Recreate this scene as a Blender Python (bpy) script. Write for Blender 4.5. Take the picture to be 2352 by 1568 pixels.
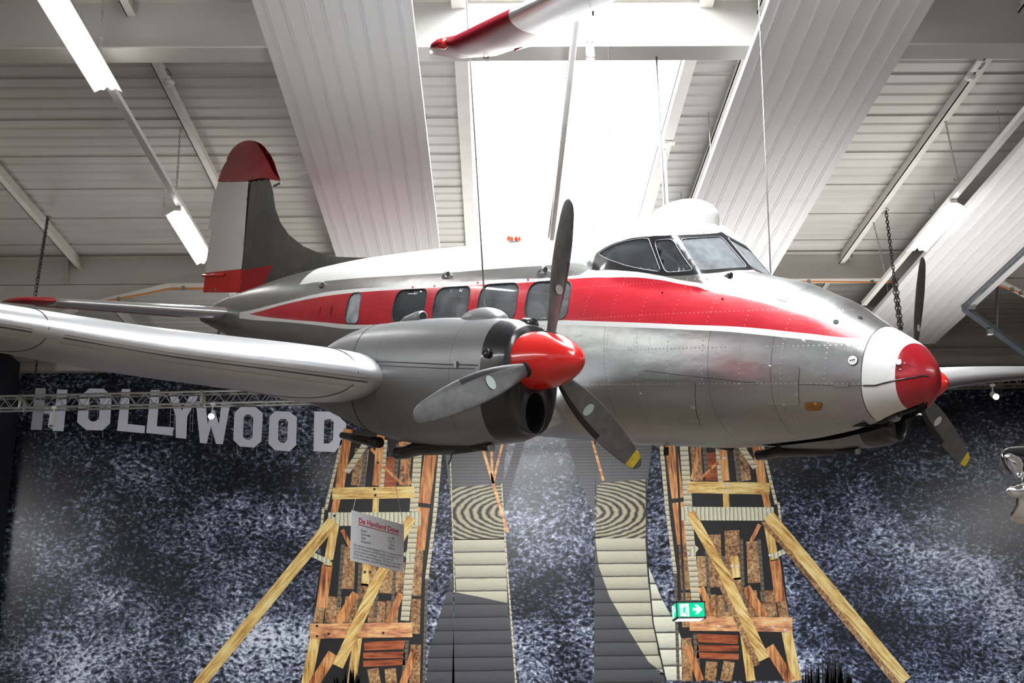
import bpy, math, random
import numpy as np
from mathutils import Vector, Matrix
from mathutils.geometry import delaunay_2d_cdt
random.seed(7); rng = np.random.default_rng(7)
scene = bpy.context.scene
for o in list(bpy.data.objects): bpy.data.objects.remove(o)

# ------------------------------------------------------------------ camera, world, light, exposure
FPX = 2940.0
TH, PS, RO = math.radians(17.4), math.radians(.9), .0125
C0 = np.array([0, 0, 1.6])
def cam_axes():
    f = np.array([0, math.cos(TH), math.sin(TH)]); u = np.array([0, -math.sin(TH), math.cos(TH)]); r = np.array([1., 0, 0])
    c, s = math.cos(-PS), math.sin(-PS); Rz = np.array([[c, -s, 0], [s, c, 0], [0, 0, 1]])
    f, u, r = Rz @ f, Rz @ u, Rz @ r
    return r*math.cos(RO) - u*math.sin(RO), u*math.cos(RO) + r*math.sin(RO), f
CR, CU, CF = cam_axes()
camd = bpy.data.cameras.new('camera'); camd.sensor_width = 36; camd.lens = 36*FPX/2352; camd.clip_end = 200
cam = bpy.data.objects.new('camera', camd); scene.collection.objects.link(cam); scene.camera = cam
M = Matrix.Identity(4)
for i in range(3): M[i][0] = CR[i]; M[i][1] = CU[i]; M[i][2] = -CF[i]; M[i][3] = C0[i]
cam.matrix_world = M

world = bpy.data.worlds.new('hall_daylight'); scene.world = world; world.use_nodes = True
world.node_tree.nodes['Background'].inputs[0].default_value = (.86, .93, 1, 1)
world.node_tree.nodes['Background'].inputs[1].default_value = .50
SKY = 12.5        # glow of the skylight panels
TUBE = 28.0       # glow of the fluorescent tubes
scene.view_settings.view_transform = 'Standard'; scene.view_settings.look = 'None'
scene.view_settings.exposure = 0.15; scene.view_settings.gamma = 1
try: scene.view_settings.use_curve_mapping = False
except Exception: pass
scene.cycles.max_bounces = 6; scene.cycles.diffuse_bounces = 3; scene.cycles.glossy_bounces = 4
scene.cycles.transparent_max_bounces = 12; scene.cycles.sample_clamp_indirect = 6
scene.cycles.caustics_reflective = False; scene.cycles.caustics_refractive = False
scene.cycles.use_denoising = True

def spot(name, loc, target, power, col, size=math.radians(60), blend=.6, rad=.12):
    l = bpy.data.lights.new(name, 'SPOT'); l.energy = power; l.color = col; l.spot_size = size; l.spot_blend = blend; l.shadow_soft_size = rad
    o = bpy.data.objects.new(name, l); scene.collection.objects.link(o); o.location = loc
    o.rotation_euler = (Vector(target) - Vector(loc)).to_track_quat('-Z', 'Y').to_euler(); return o

# ------------------------------------------------------------------ measured points
def ray(px, py): return CF + CR*(px-1176)/FPX - CU*(py-784)/FPX
def on(px, py, axis, val):
    d = ray(px, py); return C0 + d*((val - C0[axis])/d[axis])
def at(px, py, D): return C0 + ray(px, py)*D

# ------------------------------------------------------------------ materials
def mat(name): 
    m = bpy.data.materials.new(name); m.use_nodes = True
    return m, m.node_tree, m.node_tree.nodes['Principled BSDF']
def N(nt, t, **kw):
    n = nt.nodes.new(t)
    for k, v in kw.items():
        if k.startswith('i_'): n.inputs[int(k[2:])].default_value = v
        else: setattr(n, k, v)
    return n
def L(nt, a, b): nt.links.new(a, b)
def mth(nt, op, a, b=None, c=None):
    n = nt.nodes.new('ShaderNodeMath'); n.operation = op
    for i, v in enumerate((a, b, c)):
        if v is None: continue
        if isinstance(v, (int, float)): n.inputs[i].default_value = v
        else: nt.links.new(v, n.inputs[i])
    return n.outputs[0]
def ramp(nt, fac, stops, interp='LINEAR'):
    r = nt.nodes.new('ShaderNodeValToRGB'); r.color_ramp.interpolation = interp
    e = r.color_ramp.elements
    while len(e) < len(stops): e.new(.5)
    for q, (p, c) in zip(e, stops): q.position = p; q.color = (*c, 1) if len(c) == 3 else c
    if fac is not None: nt.links.new(fac, r.inputs[0])
    return r.outputs[0]
def noise(nt, vec, scale, detail=4, rough=.55, out=0):
    n = nt.nodes.new('ShaderNodeTexNoise'); n.inputs['Scale'].default_value = scale; n.inputs['Detail'].default_value = detail; n.inputs['Roughness'].default_value = rough
    if vec is not None: nt.links.new(vec, n.inputs['Vector'])
    return n.outputs[out]
def mapping(nt, vec, scale=(1, 1, 1), rot=(0, 0, 0), loc=(0, 0, 0)):
    n = nt.nodes.new('ShaderNodeMapping'); n.inputs['Scale'].default_value = scale; n.inputs['Rotation'].default_value = rot; n.inputs['Location'].default_value = loc
    nt.links.new(vec, n.inputs['Vector']); return n.outputs[0]
def mixc(nt, fac, a, b, mode='MIX'):
    n = nt.nodes.new('ShaderNodeMix'); n.data_type = 'RGBA'; n.blend_type = mode
    for i, v in ((0, fac), (6, a), (7, b)):
        if isinstance(v, (int, float)): n.inputs[i].default_value = v
        elif isinstance(v, tuple): n.inputs[i].default_value = (*v, 1) if len(v) == 3 else v
        else: nt.links.new(v, n.inputs[i])
    return n.outputs[2]
def coords(nt, k='Object'): return nt.nodes.new('ShaderNodeTexCoord').outputs[k]
def setp(b, **kw):
    for k, v in kw.items():
        b.inputs[{'base': 'Base Color', 'rough': 'Roughness', 'metal': 'Metallic', 'spec': 'Specular IOR Level', 'coat': 'Coat Weight', 'coatr': 'Coat Roughness', 'em': 'Emission Color', 'es': 'Emission Strength', 'alpha': 'Alpha', 'trans': 'Transmission Weight'}[k]].default_value = (*v, 1) if isinstance(v, tuple) and len(v) == 3 else v
MATS = {}
def plain(name, col, rough=.5, metal=0., var=.08, scale=3., bump=0., coat=0., spec=.5):
    m, nt, b = mat(name); c = coords(nt)
    n = noise(nt, c, scale, 5)
    lo = tuple(x*(1-var) for x in col); hi = tuple(min(1, x*(1+var)) for x in col)
    L(nt, ramp(nt, n, [(.3, lo), (.7, hi)]), b.inputs['Base Color'])
    setp(b, rough=rough, metal=metal, coat=coat, spec=spec)
    if bump:
        bp = nt.nodes.new('ShaderNodeBump'); bp.inputs['Strength'].default_value = bump; bp.inputs['Distance'].default_value = .01
        L(nt, noise(nt, c, scale*8, 3), bp.inputs['Height']); L(nt, bp.outputs[0], b.inputs['Normal'])
    MATS[name] = m; return m
def rivets(nt, c, s_step=.31, z_step=.27, pitch=.036, r=.0058, seams=(), s_off=0., z_off=.05):
    """rows of rivet heads along and around the skin, and dark panel joints"""
    sp = nt.nodes.new('ShaderNodeSeparateXYZ'); L(nt, c, sp.inputs[0]); x, y, z = sp.outputs
    xa = mth(nt, 'ADD', mth(nt, 'MULTIPLY', x, -1.), s_off + 20*s_step); za = mth(nt, 'ADD', z, z_off + 20*z_step)
    dx = mth(nt, 'PINGPONG', xa, s_step/2); dz = mth(nt, 'PINGPONG', za, pitch/2)
    d1 = mth(nt, 'SQRT', mth(nt, 'ADD', mth(nt, 'MULTIPLY', dx, dx), mth(nt, 'MULTIPLY', dz, dz)))
    ex = mth(nt, 'PINGPONG', xa, pitch/2); ez = mth(nt, 'PINGPONG', za, z_step/2)
    d2 = mth(nt, 'SQRT', mth(nt, 'ADD', mth(nt, 'MULTIPLY', ex, ex), mth(nt, 'MULTIPLY', ez, ez)))
    d = mth(nt, 'MINIMUM', d1, d2)
    dot = mth(nt, 'SUBTRACT', 1., mth(nt, 'SMOOTH_MIN', mth(nt, 'DIVIDE', d, r), 1., .3))
    seam = None
    for s in seams:
        q = mth(nt, 'LESS_THAN', mth(nt, 'ABSOLUTE', mth(nt, 'SUBTRACT', mth(nt, 'MULTIPLY', x, -1.), s)), .0018)
        seam = q if seam is None else mth(nt, 'MAXIMUM', seam, q)
    return dot, seam
def skin(name, base, metal, rough, var=.07, riv=1., seams=(), coat=0., s_step=.31, z_step=.27, dirt=.25, patches=True, dents=.35):
    m, nt, b = mat(name); c = coords(nt)
    big = noise(nt, mapping(nt, c, (1.2, 1.2, 3.)), 1.6, 4); fine = noise(nt, mapping(nt, c, (14, 14, 1.5)), 3., 5, .6)
    col = ramp(nt, big, [(.25, tuple(x*(1-var) for x in base)), (.75, tuple(min(1, x*(1+var)) for x in base))])
    if patches:   # sheets of slightly different alloy
        w = nt.nodes.new('ShaderNodeTexVoronoi'); w.distance = 'CHEBYCHEV'; w.inputs['Scale'].default_value = 1.
        L(nt, mapping(nt, c, (1.4, .01, 2.)), w.inputs['Vector'])
        col = mixc(nt, .16, col, w.outputs['Color'], 'SOFT_LIGHT')
        hs = nt.nodes.new('ShaderNodeHueSaturation'); hs.inputs['Saturation'].default_value = .35; L(nt, col, hs.inputs['Color']); col = hs.outputs[0]
    dn = ramp(nt, noise(nt, c, 5., 8, .75), [(.52, (0, 0, 0)), (.75, (1, 1, 1))])
    col = mixc(nt, mth(nt, 'MULTIPLY', dn, dirt), col, tuple(x*.55 for x in base))
    dot, seam = rivets(nt, c, s_step, z_step, seams=seams)
    if seam is not None: col = mixc(nt, mth(nt, 'MULTIPLY', seam, .8), col, (.05, .05, .05))
    col = mixc(nt, mth(nt, 'MULTIPLY', dot, .5*riv), col, (.85, .85, .85))
    L(nt, col, b.inputs['Base Color']); setp(b, metal=metal, coat=coat, coatr=.12)
    L(nt, ramp(nt, fine, [(.2, (rough*.88,)*3), (.8, (rough*1.14,)*3)]), b.inputs['Roughness'])
    h = mth(nt, 'MULTIPLY', dot, riv)
    if seam is not None: h = mth(nt, 'SUBTRACT', h, seam)
    b1 = nt.nodes.new('ShaderNodeBump'); b1.inputs['Strength'].default_value = .6; b1.inputs['Distance'].default_value = .003; L(nt, h, b1.inputs['Height'])
    b2 = nt.nodes.new('ShaderNodeBump'); b2.inputs['Strength'].default_value = dents; b2.inputs['Distance'].default_value = .02
    L(nt, noise(nt, mapping(nt, c, (3., 3., 5.)), 1.3, 3, .45), b2.inputs['Height']); L(nt, b1.outputs[0], b2.inputs['Normal'])
    L(nt, b2.outputs[0], b.inputs['Normal']); MATS[name] = m; return m

SEAMS = (.372, 1.0, 1.5, 2.52, 4.6, 6.25, 7.9, 9.1)
skin('bare_aluminium', (.47, .48, .47), .92, .33, seams=SEAMS)
skin('nacelle_paint', (.27, .275, .28), .4, .36, riv=.25, seams=(2.36, 3.3), patches=False, s_step=.5, z_step=.5, dirt=.1, dents=.1)
skin('wing_aluminium', (.66, .67, .69), .72, .33, riv=.3, patches=False, s_step=.8, z_step=.6, dirt=.15, dents=.15)
skin('tail_aluminium', (.26, .275, .24), .9, .26, riv=.6, seams=(9.9, 8.95), s_step=.4, z_step=.5, dents=.14)
skin('stripe_red', (.52, .016, .032), .0, .32, riv=.6, var=.12, coat=.5, patches=False, dirt=.12)
skin('white_paint', (.80, .81, .80), .0, .4, riv=.4, var=.03, patches=False, dirt=.05, dents=.1)
plain('gloss_red', (.78, .022, .02), .22, coat=.8, var=.1)
plain('dark_gloss_red', (.36, .010, .020), .3, coat=.35, var=.15)
plain('maroon_paint', (.25, .008, .022), .34, spec=.25, var=.2)
plain('black_paint', (.018, .019, .022), .28, coat=.4, bump=.1)
plain('matt_black', (.012, .012, .013), .6)
plain('blade_grey', (.17, .175, .175), .36, metal=.6, var=.2, scale=14)
plain('blade_boot', (.014, .014, .018), .45, var=.3)
plain('decal_blue_grey', (.45, .55, .53), .4)
plain('decal_white', (.7, .74, .76), .4)
plain('yellow_paint', (.62, .45, .04), .45, var=.3, scale=30)
plain('rubber', (.02, .02, .02), .55)
plain('cabin_lining', (.17, .175, .18), .8)
plain('chrome', (.85, .86, .88), .07, metal=1., var=.02)
plain('steel', (.42, .43, .44), .35, metal=.9)
plain('galvanised', (.27, .31, .34), .4, metal=.6, var=.15, scale=10)
plain('chain_dark', (.05, .05, .05), .4, metal=.8)
plain('truss_aluminium', (.42, .41, .38), .4, metal=.5)
plain('beam_cream', (.63, .61, .57), .55, var=.05, scale=.8, bump=.05)
plain('purlin_white', (.74, .72, .68), .5, var=.05)
plain('panel_white', (.84, .84, .85), .42, var=.015)
plain('trunking_white', (.78, .77, .73), .35, var=.02)
plain('concrete', (.15, .12, .095), .55, var=.2, scale=.6)
plain('reflection_brown', (.12, .075, .045), .7, var=.6, scale=.5)
plain('navy_cloth', (.008, .010, .018), .6)
plain('car_black', (.008, .008, .009), .08, coat=1.)
plain('sign_white', (.90, .92, .97), .45, var=.01)
plain('sign_ink', (.06, .07, .10), .6)
plain('sign_red', (.55, .02, .05), .6)
plain('orange_pipe', (.75, .25, .05), .45)
plain('amber_glass', (.30, .13, .03), .3, var=.3, scale=20)
plain('plastic_white', (.82, .82, .80), .4)
plain('sign_housing', (.46, .48, .52), .35, metal=.3)
plain('red_lamp', (.85, .06, .02), .2, coat=.6)
def emit(name, col, s):
    m, nt, b = mat(name); setp(b, base=col, em=col, es=s, rough=.6); MATS[name] = m; return m
emit('tube_glow', (1, 1, .97), TUBE); emit('spot_glow', (1, .97, .88), 60); 
emit('sign_glow_white', (.95, 1, .97), 1.1); emit('sign_glow_green', (0, .62, .30), 1.0)
def skylight_mat():
    m, nt, b = mat('skylight_sheet'); c = coords(nt)
    sp = nt.nodes.new('ShaderNodeSeparateXYZ'); L(nt, c, sp.inputs[0])
    n = noise(nt, c, .6, 2)
    L(nt, ramp(nt, n, [(.2, (.93, .97, 1)), (.8, (1, 1, 1))]), b.inputs['Emission Color'])
    setp(b, base=(.9, .9, .9), es=SKY); MATS['skylight_sheet'] = m
skylight_mat()
def glass(name, tint, refl, rough=.03, pale_mix=.0):
    m, nt, b = mat(name); nt.nodes.remove(b); out = nt.nodes['Material Output']
    tr = nt.nodes.new('ShaderNodeBsdfTransparent'); tr.inputs[0].default_value = (*tint, 1)
    gl = nt.nodes.new('ShaderNodeBsdfGlossy'); gl.inputs['Roughness'].default_value = rough; gl.inputs[0].default_value = (.9, .95, 1, 1)
    lw = nt.nodes.new('ShaderNodeLayerWeight'); lw.inputs[0].default_value = .45
    f = mth(nt, 'ADD', mth(nt, 'MULTIPLY', lw.outputs['Fresnel'], .8), refl)
    mx = nt.nodes.new('ShaderNodeMixShader'); L(nt, f, mx.inputs[0]); L(nt, tr.outputs[0], mx.inputs[1]); L(nt, gl.outputs[0], mx.inputs[2])
    last = mx.outputs[0]
    if pale_mix:  # uneven pale diffuse mixed into the glass to brighten the panes
        df = nt.nodes.new('ShaderNodeBsdfDiffuse'); df.inputs[0].default_value = (.55, .6, .64, 1)
        m2 = nt.nodes.new('ShaderNodeMixShader')
        L(nt, ramp(nt, noise(nt, coords(nt), 5, 6, .6), [(.3, (pale_mix*.6,)*3), (.75, (pale_mix*1.4,)*3)]), m2.inputs[0])
        L(nt, last, m2.inputs[1]); L(nt, df.outputs[0], m2.inputs[2]); last = m2.outputs[0]
    L(nt, last, out.inputs[0]); MATS[name] = m
glass('cabin_glass', (.80, .85, .88), .07, pale_mix=.20)
glass('clear_glass', (.96, .97, .98), .03)
glass('frosted_glass', (.3, .33, .34), .05, pale_mix=.75)
glass('dark_glass', (.10, .11, .12), .04, pale_mix=.05)
glass('cockpit_glass', (.55, .60, .64), .06, pale_mix=.10)
glass('windscreen_glass', (.82, .88, .92), .08, pale_mix=.36)
glass('lens_glass', (.9, .9, .9), .1)

# ------------------------------------------------------------------ mesh helpers
class MB:
    def __init__(s): s.v = []; s.f = []; s.m = []; s.mats = []
    def mi(s, name):
        if name not in s.mats: s.mats.append(name)
        return s.mats.index(name)
    def add(s, V, F, m):
        o = len(s.v); s.v.extend([tuple(map(float, p)) for p in V]); k = s.mi(m)
        for f in F: s.f.append(tuple(o+i for i in f)); s.m.append(k)
        return s
    def box(s, a, b, m):
        x0, y0, z0 = a; x1, y1, z1 = b
        V = [(x0,y0,z0),(x1,y0,z0),(x1,y1,z0),(x0,y1,z0),(x0,y0,z1),(x1,y0,z1),(x1,y1,z1),(x0,y1,z1)]
        return s.add(V, [(0,3,2,1),(4,5,6,7),(0,1,5,4),(1,2,6,5),(2,3,7,6),(3,0,4,7)], m)
    def obox(s, c, X, Y, Z, m):   # centre and half-axis vectors
        c = np.array(c, float); X, Y, Z = map(lambda q: np.array(q, float), (X, Y, Z))
        V = [c+a*X+b*Y+d*Z for d in (-1, 1) for a, b in ((-1,-1),(1,-1),(1,1),(-1,1))]
        return s.add(V, [(0,3,2,1),(4,5,6,7),(0,1,5,4),(1,2,6,5),(2,3,7,6),(3,0,4,7)], m)
    def bar(s, p, q, w, h, m, up=(0, 0, 1)):
        p, q = np.array(p, float), np.array(q, float); d = q-p; l = np.linalg.norm(d); d = d/l
        x = np.cross(d, up); x = x/np.linalg.norm(x); z = np.cross(x, d)
        return s.obox((p+q)/2, x*w/2, d*l/2, z*h/2, m)
    def tube(s, P, r, m, n=8, cap=True, closed=False):
        P = [np.array(p, float) for p in P]; k = len(P); rr = r if hasattr(r, '__len__') else [r]*k
        V = []; prev = None
        for i in range(k):
            a = P[(i-1) % k] if (closed or i > 0) else P[i]; b = P[(i+1) % k] if (closed or i < k-1) else P[i]
            d = b-a; d = d/(np.linalg.norm(d)+1e-12)
            if prev is None:
                t = np.array([0, 0, 1.]) if abs(d[2]) < .9 else np.array([1., 0, 0]); x = np.cross(t, d)
            else: x = prev - d*np.dot(prev, d)
            x = x/np.linalg.norm(x); prev = x; y = np.cross(d, x)
            for j in range(n): V.append(P[i] + rr[i]*(math.cos(2*math.pi*j/n)*x + math.sin(2*math.pi*j/n)*y))
        F = []
        for i in range(k if closed else k-1):
            for j in range(n):
                a, b = i*n+j, i*n+(j+1) % n; c, d = ((i+1) % k)*n+(j+1) % n, ((i+1) % k)*n+j
                F.append((a, b, c, d))
        if cap and not closed: F.append(tuple(range(n-1, -1, -1))); F.append(tuple((k-1)*n+j for j in range(n)))
        return s.add(V, F, m)
    def rings(s, R, m, closed=True, cap0=False, cap1=False):   # list of point rings -> skin
        n = len(R[0]); V = [p for r in R for p in r]; F = []
        for i in range(len(R)-1):
            for j in range(n if closed else n-1):
                F.append((i*n+j, i*n+(j+1) % n, (i+1)*n+(j+1) % n, (i+1)*n+j))
        if cap0: F.append(tuple(range(n-1, -1, -1)))
        if cap1: F.append(tuple((len(R)-1)*n+j for j in range(n)))
        return s.add(V, F, m)
    def lathe(s, prof, m, o=(0, 0, 0), ax=(0, 0, 1), n=24):   # prof: (radius, distance along axis)
        ax = np.array(ax, float); ax /= np.linalg.norm(ax); t = np.array([0, 0, 1.]) if abs(ax[2]) < .9 else np.array([1., 0, 0])
        x = np.cross(t, ax); x /= np.linalg.norm(x); y = np.cross(ax, x); o = np.array(o, float)
        R = [[o+ax*h+r*(math.cos(2*math.pi*j/n)*x+math.sin(2*math.pi*j/n)*y) for j in range(n)] for r, h in prof]
        return s.rings(R, m, cap0=prof[0][0] > 1e-4, cap1=prof[-1][0] > 1e-4)
    def prism(s, poly, t, m):   # planar polygon (3-d points) thickened by the vector t
        P = [np.array(p, float) for p in poly]; n = len(P); t = np.array(t, float)
        V = P+[p+t for p in P]
        return s.add(V, [tuple(range(n-1, -1, -1)), tuple(range(n, 2*n))]+[(i, (i+1) % n, n+(i+1) % n, n+i) for i in range(n)], m)
    def build(s, name, parent=None, smooth=False, angle=None, bevel=0):
        me = bpy.data.meshes.new(name); me.from_pydata(s.v, [], s.f)
        for k in s.mats: me.materials.append(MATS[k])
        me.polygons.foreach_set('material_index', s.m)
        if smooth or angle: me.polygons.foreach_set('use_smooth', [True]*len(s.f))
        me.update()
        if angle:
            try: me.set_sharp_from_angle(angle=math.radians(angle))
            except Exception: pass
        o = bpy.data.objects.new(name, me); scene.collection.objects.link(o)
        if parent is not None: o.parent = parent
        if bevel:
            b = o.modifiers.new('bevel', 'BEVEL'); b.width = bevel; b.segments = 2; b.limit_method = 'ANGLE'
        return o
def tag(o, label=None, cat=None, group=None, kind=None):
    if label: o['label'] = label
    if cat: o['category'] = cat
    if group: o['group'] = group
    if kind: o['kind'] = kind
    return o
def empty(name, loc=(0, 0, 0), **kw):
    o = bpy.data.objects.new(name, None); scene.collection.objects.link(o); o.location = loc; o.empty_display_size = .1
    bpy.context.view_layer.update(); return tag(o, **kw)
def structure(o): o['kind'] = 'structure'; return o
def sub(mb, o):  # shift mesh coordinates to be relative to an unrotated parent
    l = np.array(o.location); mb.v = [tuple(np.array(p)-l) for p in mb.v]; return mb
def pinterp(x, X, Y):
    """smooth monotone interpolation through a table"""
    x = np.asarray(x, float); X = np.array(X, float); Y = np.array(Y, float)
    h = np.diff(X); dl = np.diff(Y)/h; m = np.zeros(len(X)); m[0] = dl[0]; m[-1] = dl[-1]
    for i in range(1, len(X)-1):
        if dl[i-1]*dl[i] > 0:
            w1, w2 = 2*h[i]+h[i-1], h[i]+2*h[i-1]; m[i] = (w1+w2)/(w1/dl[i-1]+w2/dl[i])
    xi = np.clip(x, X[0], X[-1]); i = np.clip(np.searchsorted(X, xi, 'right')-1, 0, len(X)-2)
    t = (xi-X[i])/h[i]; t2 = t*t; t3 = t2*t
    return (2*t3-3*t2+1)*Y[i]+(t3-2*t2+t)*h[i]*m[i]+(-2*t3+3*t2)*Y[i+1]+(t3-t2)*h[i]*m[i+1]

# ------------------------------------------------------------------ the hall
ZD = 10.4                      # underside of the roof deck
SX0, SX1 = -.27, 2.62          # skylight opening
def deck_mat():
    m, nt, b = mat('roof_deck'); c = coords(nt)
    n = noise(nt, mapping(nt, c, (.25, 1.5, 1)), 1.5, 5)
    col = ramp(nt, n, [(.25, (.44, .43, .40)), (.75, (.53, .52, .49))])
    st = ramp(nt, noise(nt, mapping(nt, c, (2., 9., 1)), 2.2, 6, .7), [(.66, (0, 0, 0)), (.74, (1, 1, 1))])
    col = mixc(nt, mth(nt, 'MULTIPLY', st, .35), col, (.42, .36, .28))
    sp = ramp(nt, noise(nt, mapping(nt, c, (6., 14., 1)), 2.6, 2), [(.79, (0, 0, 0)), (.80, (1, 1, 1))])
    col = mixc(nt, mth(nt, 'MULTIPLY', sp, .8), col, (.06, .055, .05))
    L(nt, col, b.inputs['Base Color']); setp(b, rough=.5); MATS['roof_deck'] = m
deck_mat()
def deck(x0, x1, name, y0=-6., y1=28.2):
    mb = MB(); per = .307; ys, zs = [], []
    k0 = math.floor((y0-15.81)/per); y = 15.81 + k0*per; i = k0
    while y < y1:
        lap = .006 if i % 4 == 0 else 0
        for dy, dz in ((0, .0), (.125, .0), (.155, .028), (.277, .028)):
            ys.append(y+dy); zs.append(ZD+dz)
        if (i+1) % 4 == 0: ys += [y+.299, y+.301]; zs += [ZD+.01, ZD-.012]
        y += per; i += 1
    V = [(x, a, b) for x in (x0, x1) for a, b in zip(ys, zs)]; n = len(ys)
    mb.add(V, [(i, i+1, n+i+1, n+i) for i in range(n-1)], 'roof_deck')
    return mb
mb = deck(-22, SX0-.02, 'ceiling'); m2 = deck(SX1+.02, 22, 'ceiling')
mb.add(m2.v, m2.f, 'roof_deck')
for x0, x1 in ((-22, SX0), (SX1, 22)): mb.box((x0, -6, ZD+.09), (x1, 28.2, ZD+.14), 'roof_deck')
mb.box((SX0-.02, 22.3, ZD), (SX1+.02, 28.2, ZD+.14), 'roof_deck')
structure(mb.build('ceiling'))
# skylight: kerbs and a glowing barrel vault of translucent sheets
mb = MB()
for x in (SX0-.05, SX1): mb.box((x, -6, ZD-.02), (x+.05, 22.3, ZD+.5), 'panel_white')
mb.box((SX0, 22.25, ZD-.02), (SX1, 22.32, ZD+1.2), 'panel_white')
sk = structure(mb.build('window_1'))
mb = MB(); R = []
for y in (-6, 22.3): R.append([(SX0+(SX1-SX0)*t, y, ZD+.42+.75*math.sin(math.pi*t)) for t in np.linspace(0, 1, 17)])
mb.rings(R, 'skylight_sheet', closed=False); mb.build('pane', sk, smooth=True)
mb = MB()
for y in (16.4, 19.3): mb.tube([(SX0+(SX1-SX0)*t, y, ZD+.40+.74*math.sin(math.pi*t)) for t in np.linspace(0, 1, 17)], .012, 'steel', 6)
mb.build('glazing_bar', sk)
for k, (xa, xb) in enumerate(((-21.9, -19.4), (19.4, 21.9))):
    mb = MB(); mb.box((xa, -5, ZD-.06), (xb, 15 if xa < 0 else 8, ZD-.03), 'skylight_sheet'); structure(mb.build('window_%d' % (k+2)))  # unseen glowing slabs added to light the airplane's sides
# beams across the hall
def beam(name, Y, w, depth, profile=None, x0=-22, x1=22):
    mb = MB(); zb = ZD-depth
    mb.box((x0, Y-.012, zb+.02), (x1, Y+.012, ZD+.02), 'beam_cream')
    mb.box((x0, Y-w/2, ZD-.025), (x1, Y+w/2, ZD), 'beam_cream')
    if profile is None: mb.box((x0, Y-w/2, zb), (x1, Y+w/2, zb+.025), 'beam_cream')
    else:
        for (xa, za), (xb, z2) in zip(profile[:-1], profile[1:]):
            mb.add([(xa, Y-w/2, za), (xb, Y-w/2, z2), (xb, Y+w/2, z2), (xa, Y+w/2, za), (xa, Y-w/2, za+.02), (xb, Y-w/2, z2+.02), (xb, Y+w/2, z2+.02), (xa, Y+w/2, za+.02)],
                   [(0,3,2,1),(4,5,6,7),(0,1,5,4),(1,2,6,5),(2,3,7,6),(3,0,4,7)], 'beam_cream')
            if za < zb or z2 < zb:
                mb.add([(xa, Y-.012, za), (xb, Y-.012, z2), (xb, Y-.012, zb+.03), (xa, Y-.012, zb+.03)], [(0, 1, 2, 3)], 'beam_cream')
    for x in (-16.2, -7.95, 9.0, 16.2): mb.box((x-.008, Y-w/2+.01, zb+.02), (x+.008, Y+w/2-.01, ZD-.02), 'beam_cream')
    return structure(mb.build(name))
zl = lambda px, py: float(on(px, py, 1, 22.75)[2]); xl = lambda px, py: float(on(px, py, 1, 22.75)[0])
beam('trim_1', 13.91, .34, .75)
beam('trim_2', 22.65, .24, .55, [(-22, 7.6), (xl(80, 745), zl(80, 745)), (xl(252, 692), zl(252, 692)), (xl(392, 665), 9.85), (xl(2285, 655), 9.85), (xl(2352, 683), zl(2352, 683)), (22, 7.6)])
beam('trim_3', 27.7, .3, .45)
# bolts and joint plates
def plate(name, px, py, ax, val, w, h, m, label, cat='bracket', group=None, bolts=4):
    p = on(px, py, ax, val); t = empty(name, p, label=label, cat=cat, group=group)
    mb = MB(); mb.box((-w/2, -.02, -h/2), (w/2, 0, h/2), m); mb.build('plate', t)
    for i in range(bolts):
        b = MB(); b.lathe([(.0, -.05), (.022, -.05), (.026, -.02)], 'steel', ((i % 2-.5)*w*.66, 0, (i//2-.5)*h*.66 if bolts > 2 else 0), (0, 1, 0), 6); b.build('bolt', t)
    return t
plate('bracket_plate', 1355, 113, 1, 13.7, .10, .32, 'panel_white', 'bolted white bracket under the beam in front of the skylight')
plate('bracket_plate', 1951, 588, 1, 22.5, .12, .10, 'beam_cream', 'four-bolt joint plate on the far beam right of the cockpit')
# purlins: double light beams along the hall
pur = []
for x in (-11.1, -7.75, -4.42, 3.36, 6.62, 9.9, 13.2, -14.6): pur.append(x)
mbs = []
for i, x in enumerate(pur):
    mb = MB()
    mb.box((x-.055, -6, ZD-.215), (x+.055, 27.7, ZD-.20), 'purlin_white'); mb.box((x-.008, -6, ZD-.2), (x+.008, 27.7, ZD-.004), 'purlin_white')
    mb.box((x-.055, -6, ZD-.215), (x-.043, 27.7, ZD-.17), 'purlin_white'); structure(mb.build('trim_%d' % (4+i)))
mb = MB()
for x0, x1 in ((SX0-.21, SX0-.03), (SX1-.02, SX1+.14)): mb.box((x0, -6, ZD-.12), (x1, 22.5, ZD-.003), 'purlin_white')
structure(mb.build('trim_20'))
# walls, floor
mb = MB(); mb.box((-22, 28.0, 0), (22, 28.2, ZD+.1), 'beam_cream'); structure(mb.build('wall_back'))
mb = MB(); mb.box((-22.2, -6, 0), (-22, 28.2, ZD+.1), 'concrete'); structure(mb.build('wall_left'))
mb = MB(); mb.box((22, -6, 0), (22.2, 28.2, ZD+.1), 'concrete'); structure(mb.build('wall_right'))
mb = MB(); mb.box((-22.2, -10, -.1), (22.2, 28.2, 0), 'concrete'); structure(mb.build('floor'))
mb = MB(); mb.box((-12.5, 27.2, 0), (-10.72, 27.98, 9.95), 'navy_cloth'); mb.prism([(-10.72, 27.3, 0), (-10.60, 27.86, 0), (-10.60, 27.86, 9.4), (-10.72, 27.3, 9.95)], (-.05, 0, 0), 'navy_cloth')
structure(mb.build('trim_21'))

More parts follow.
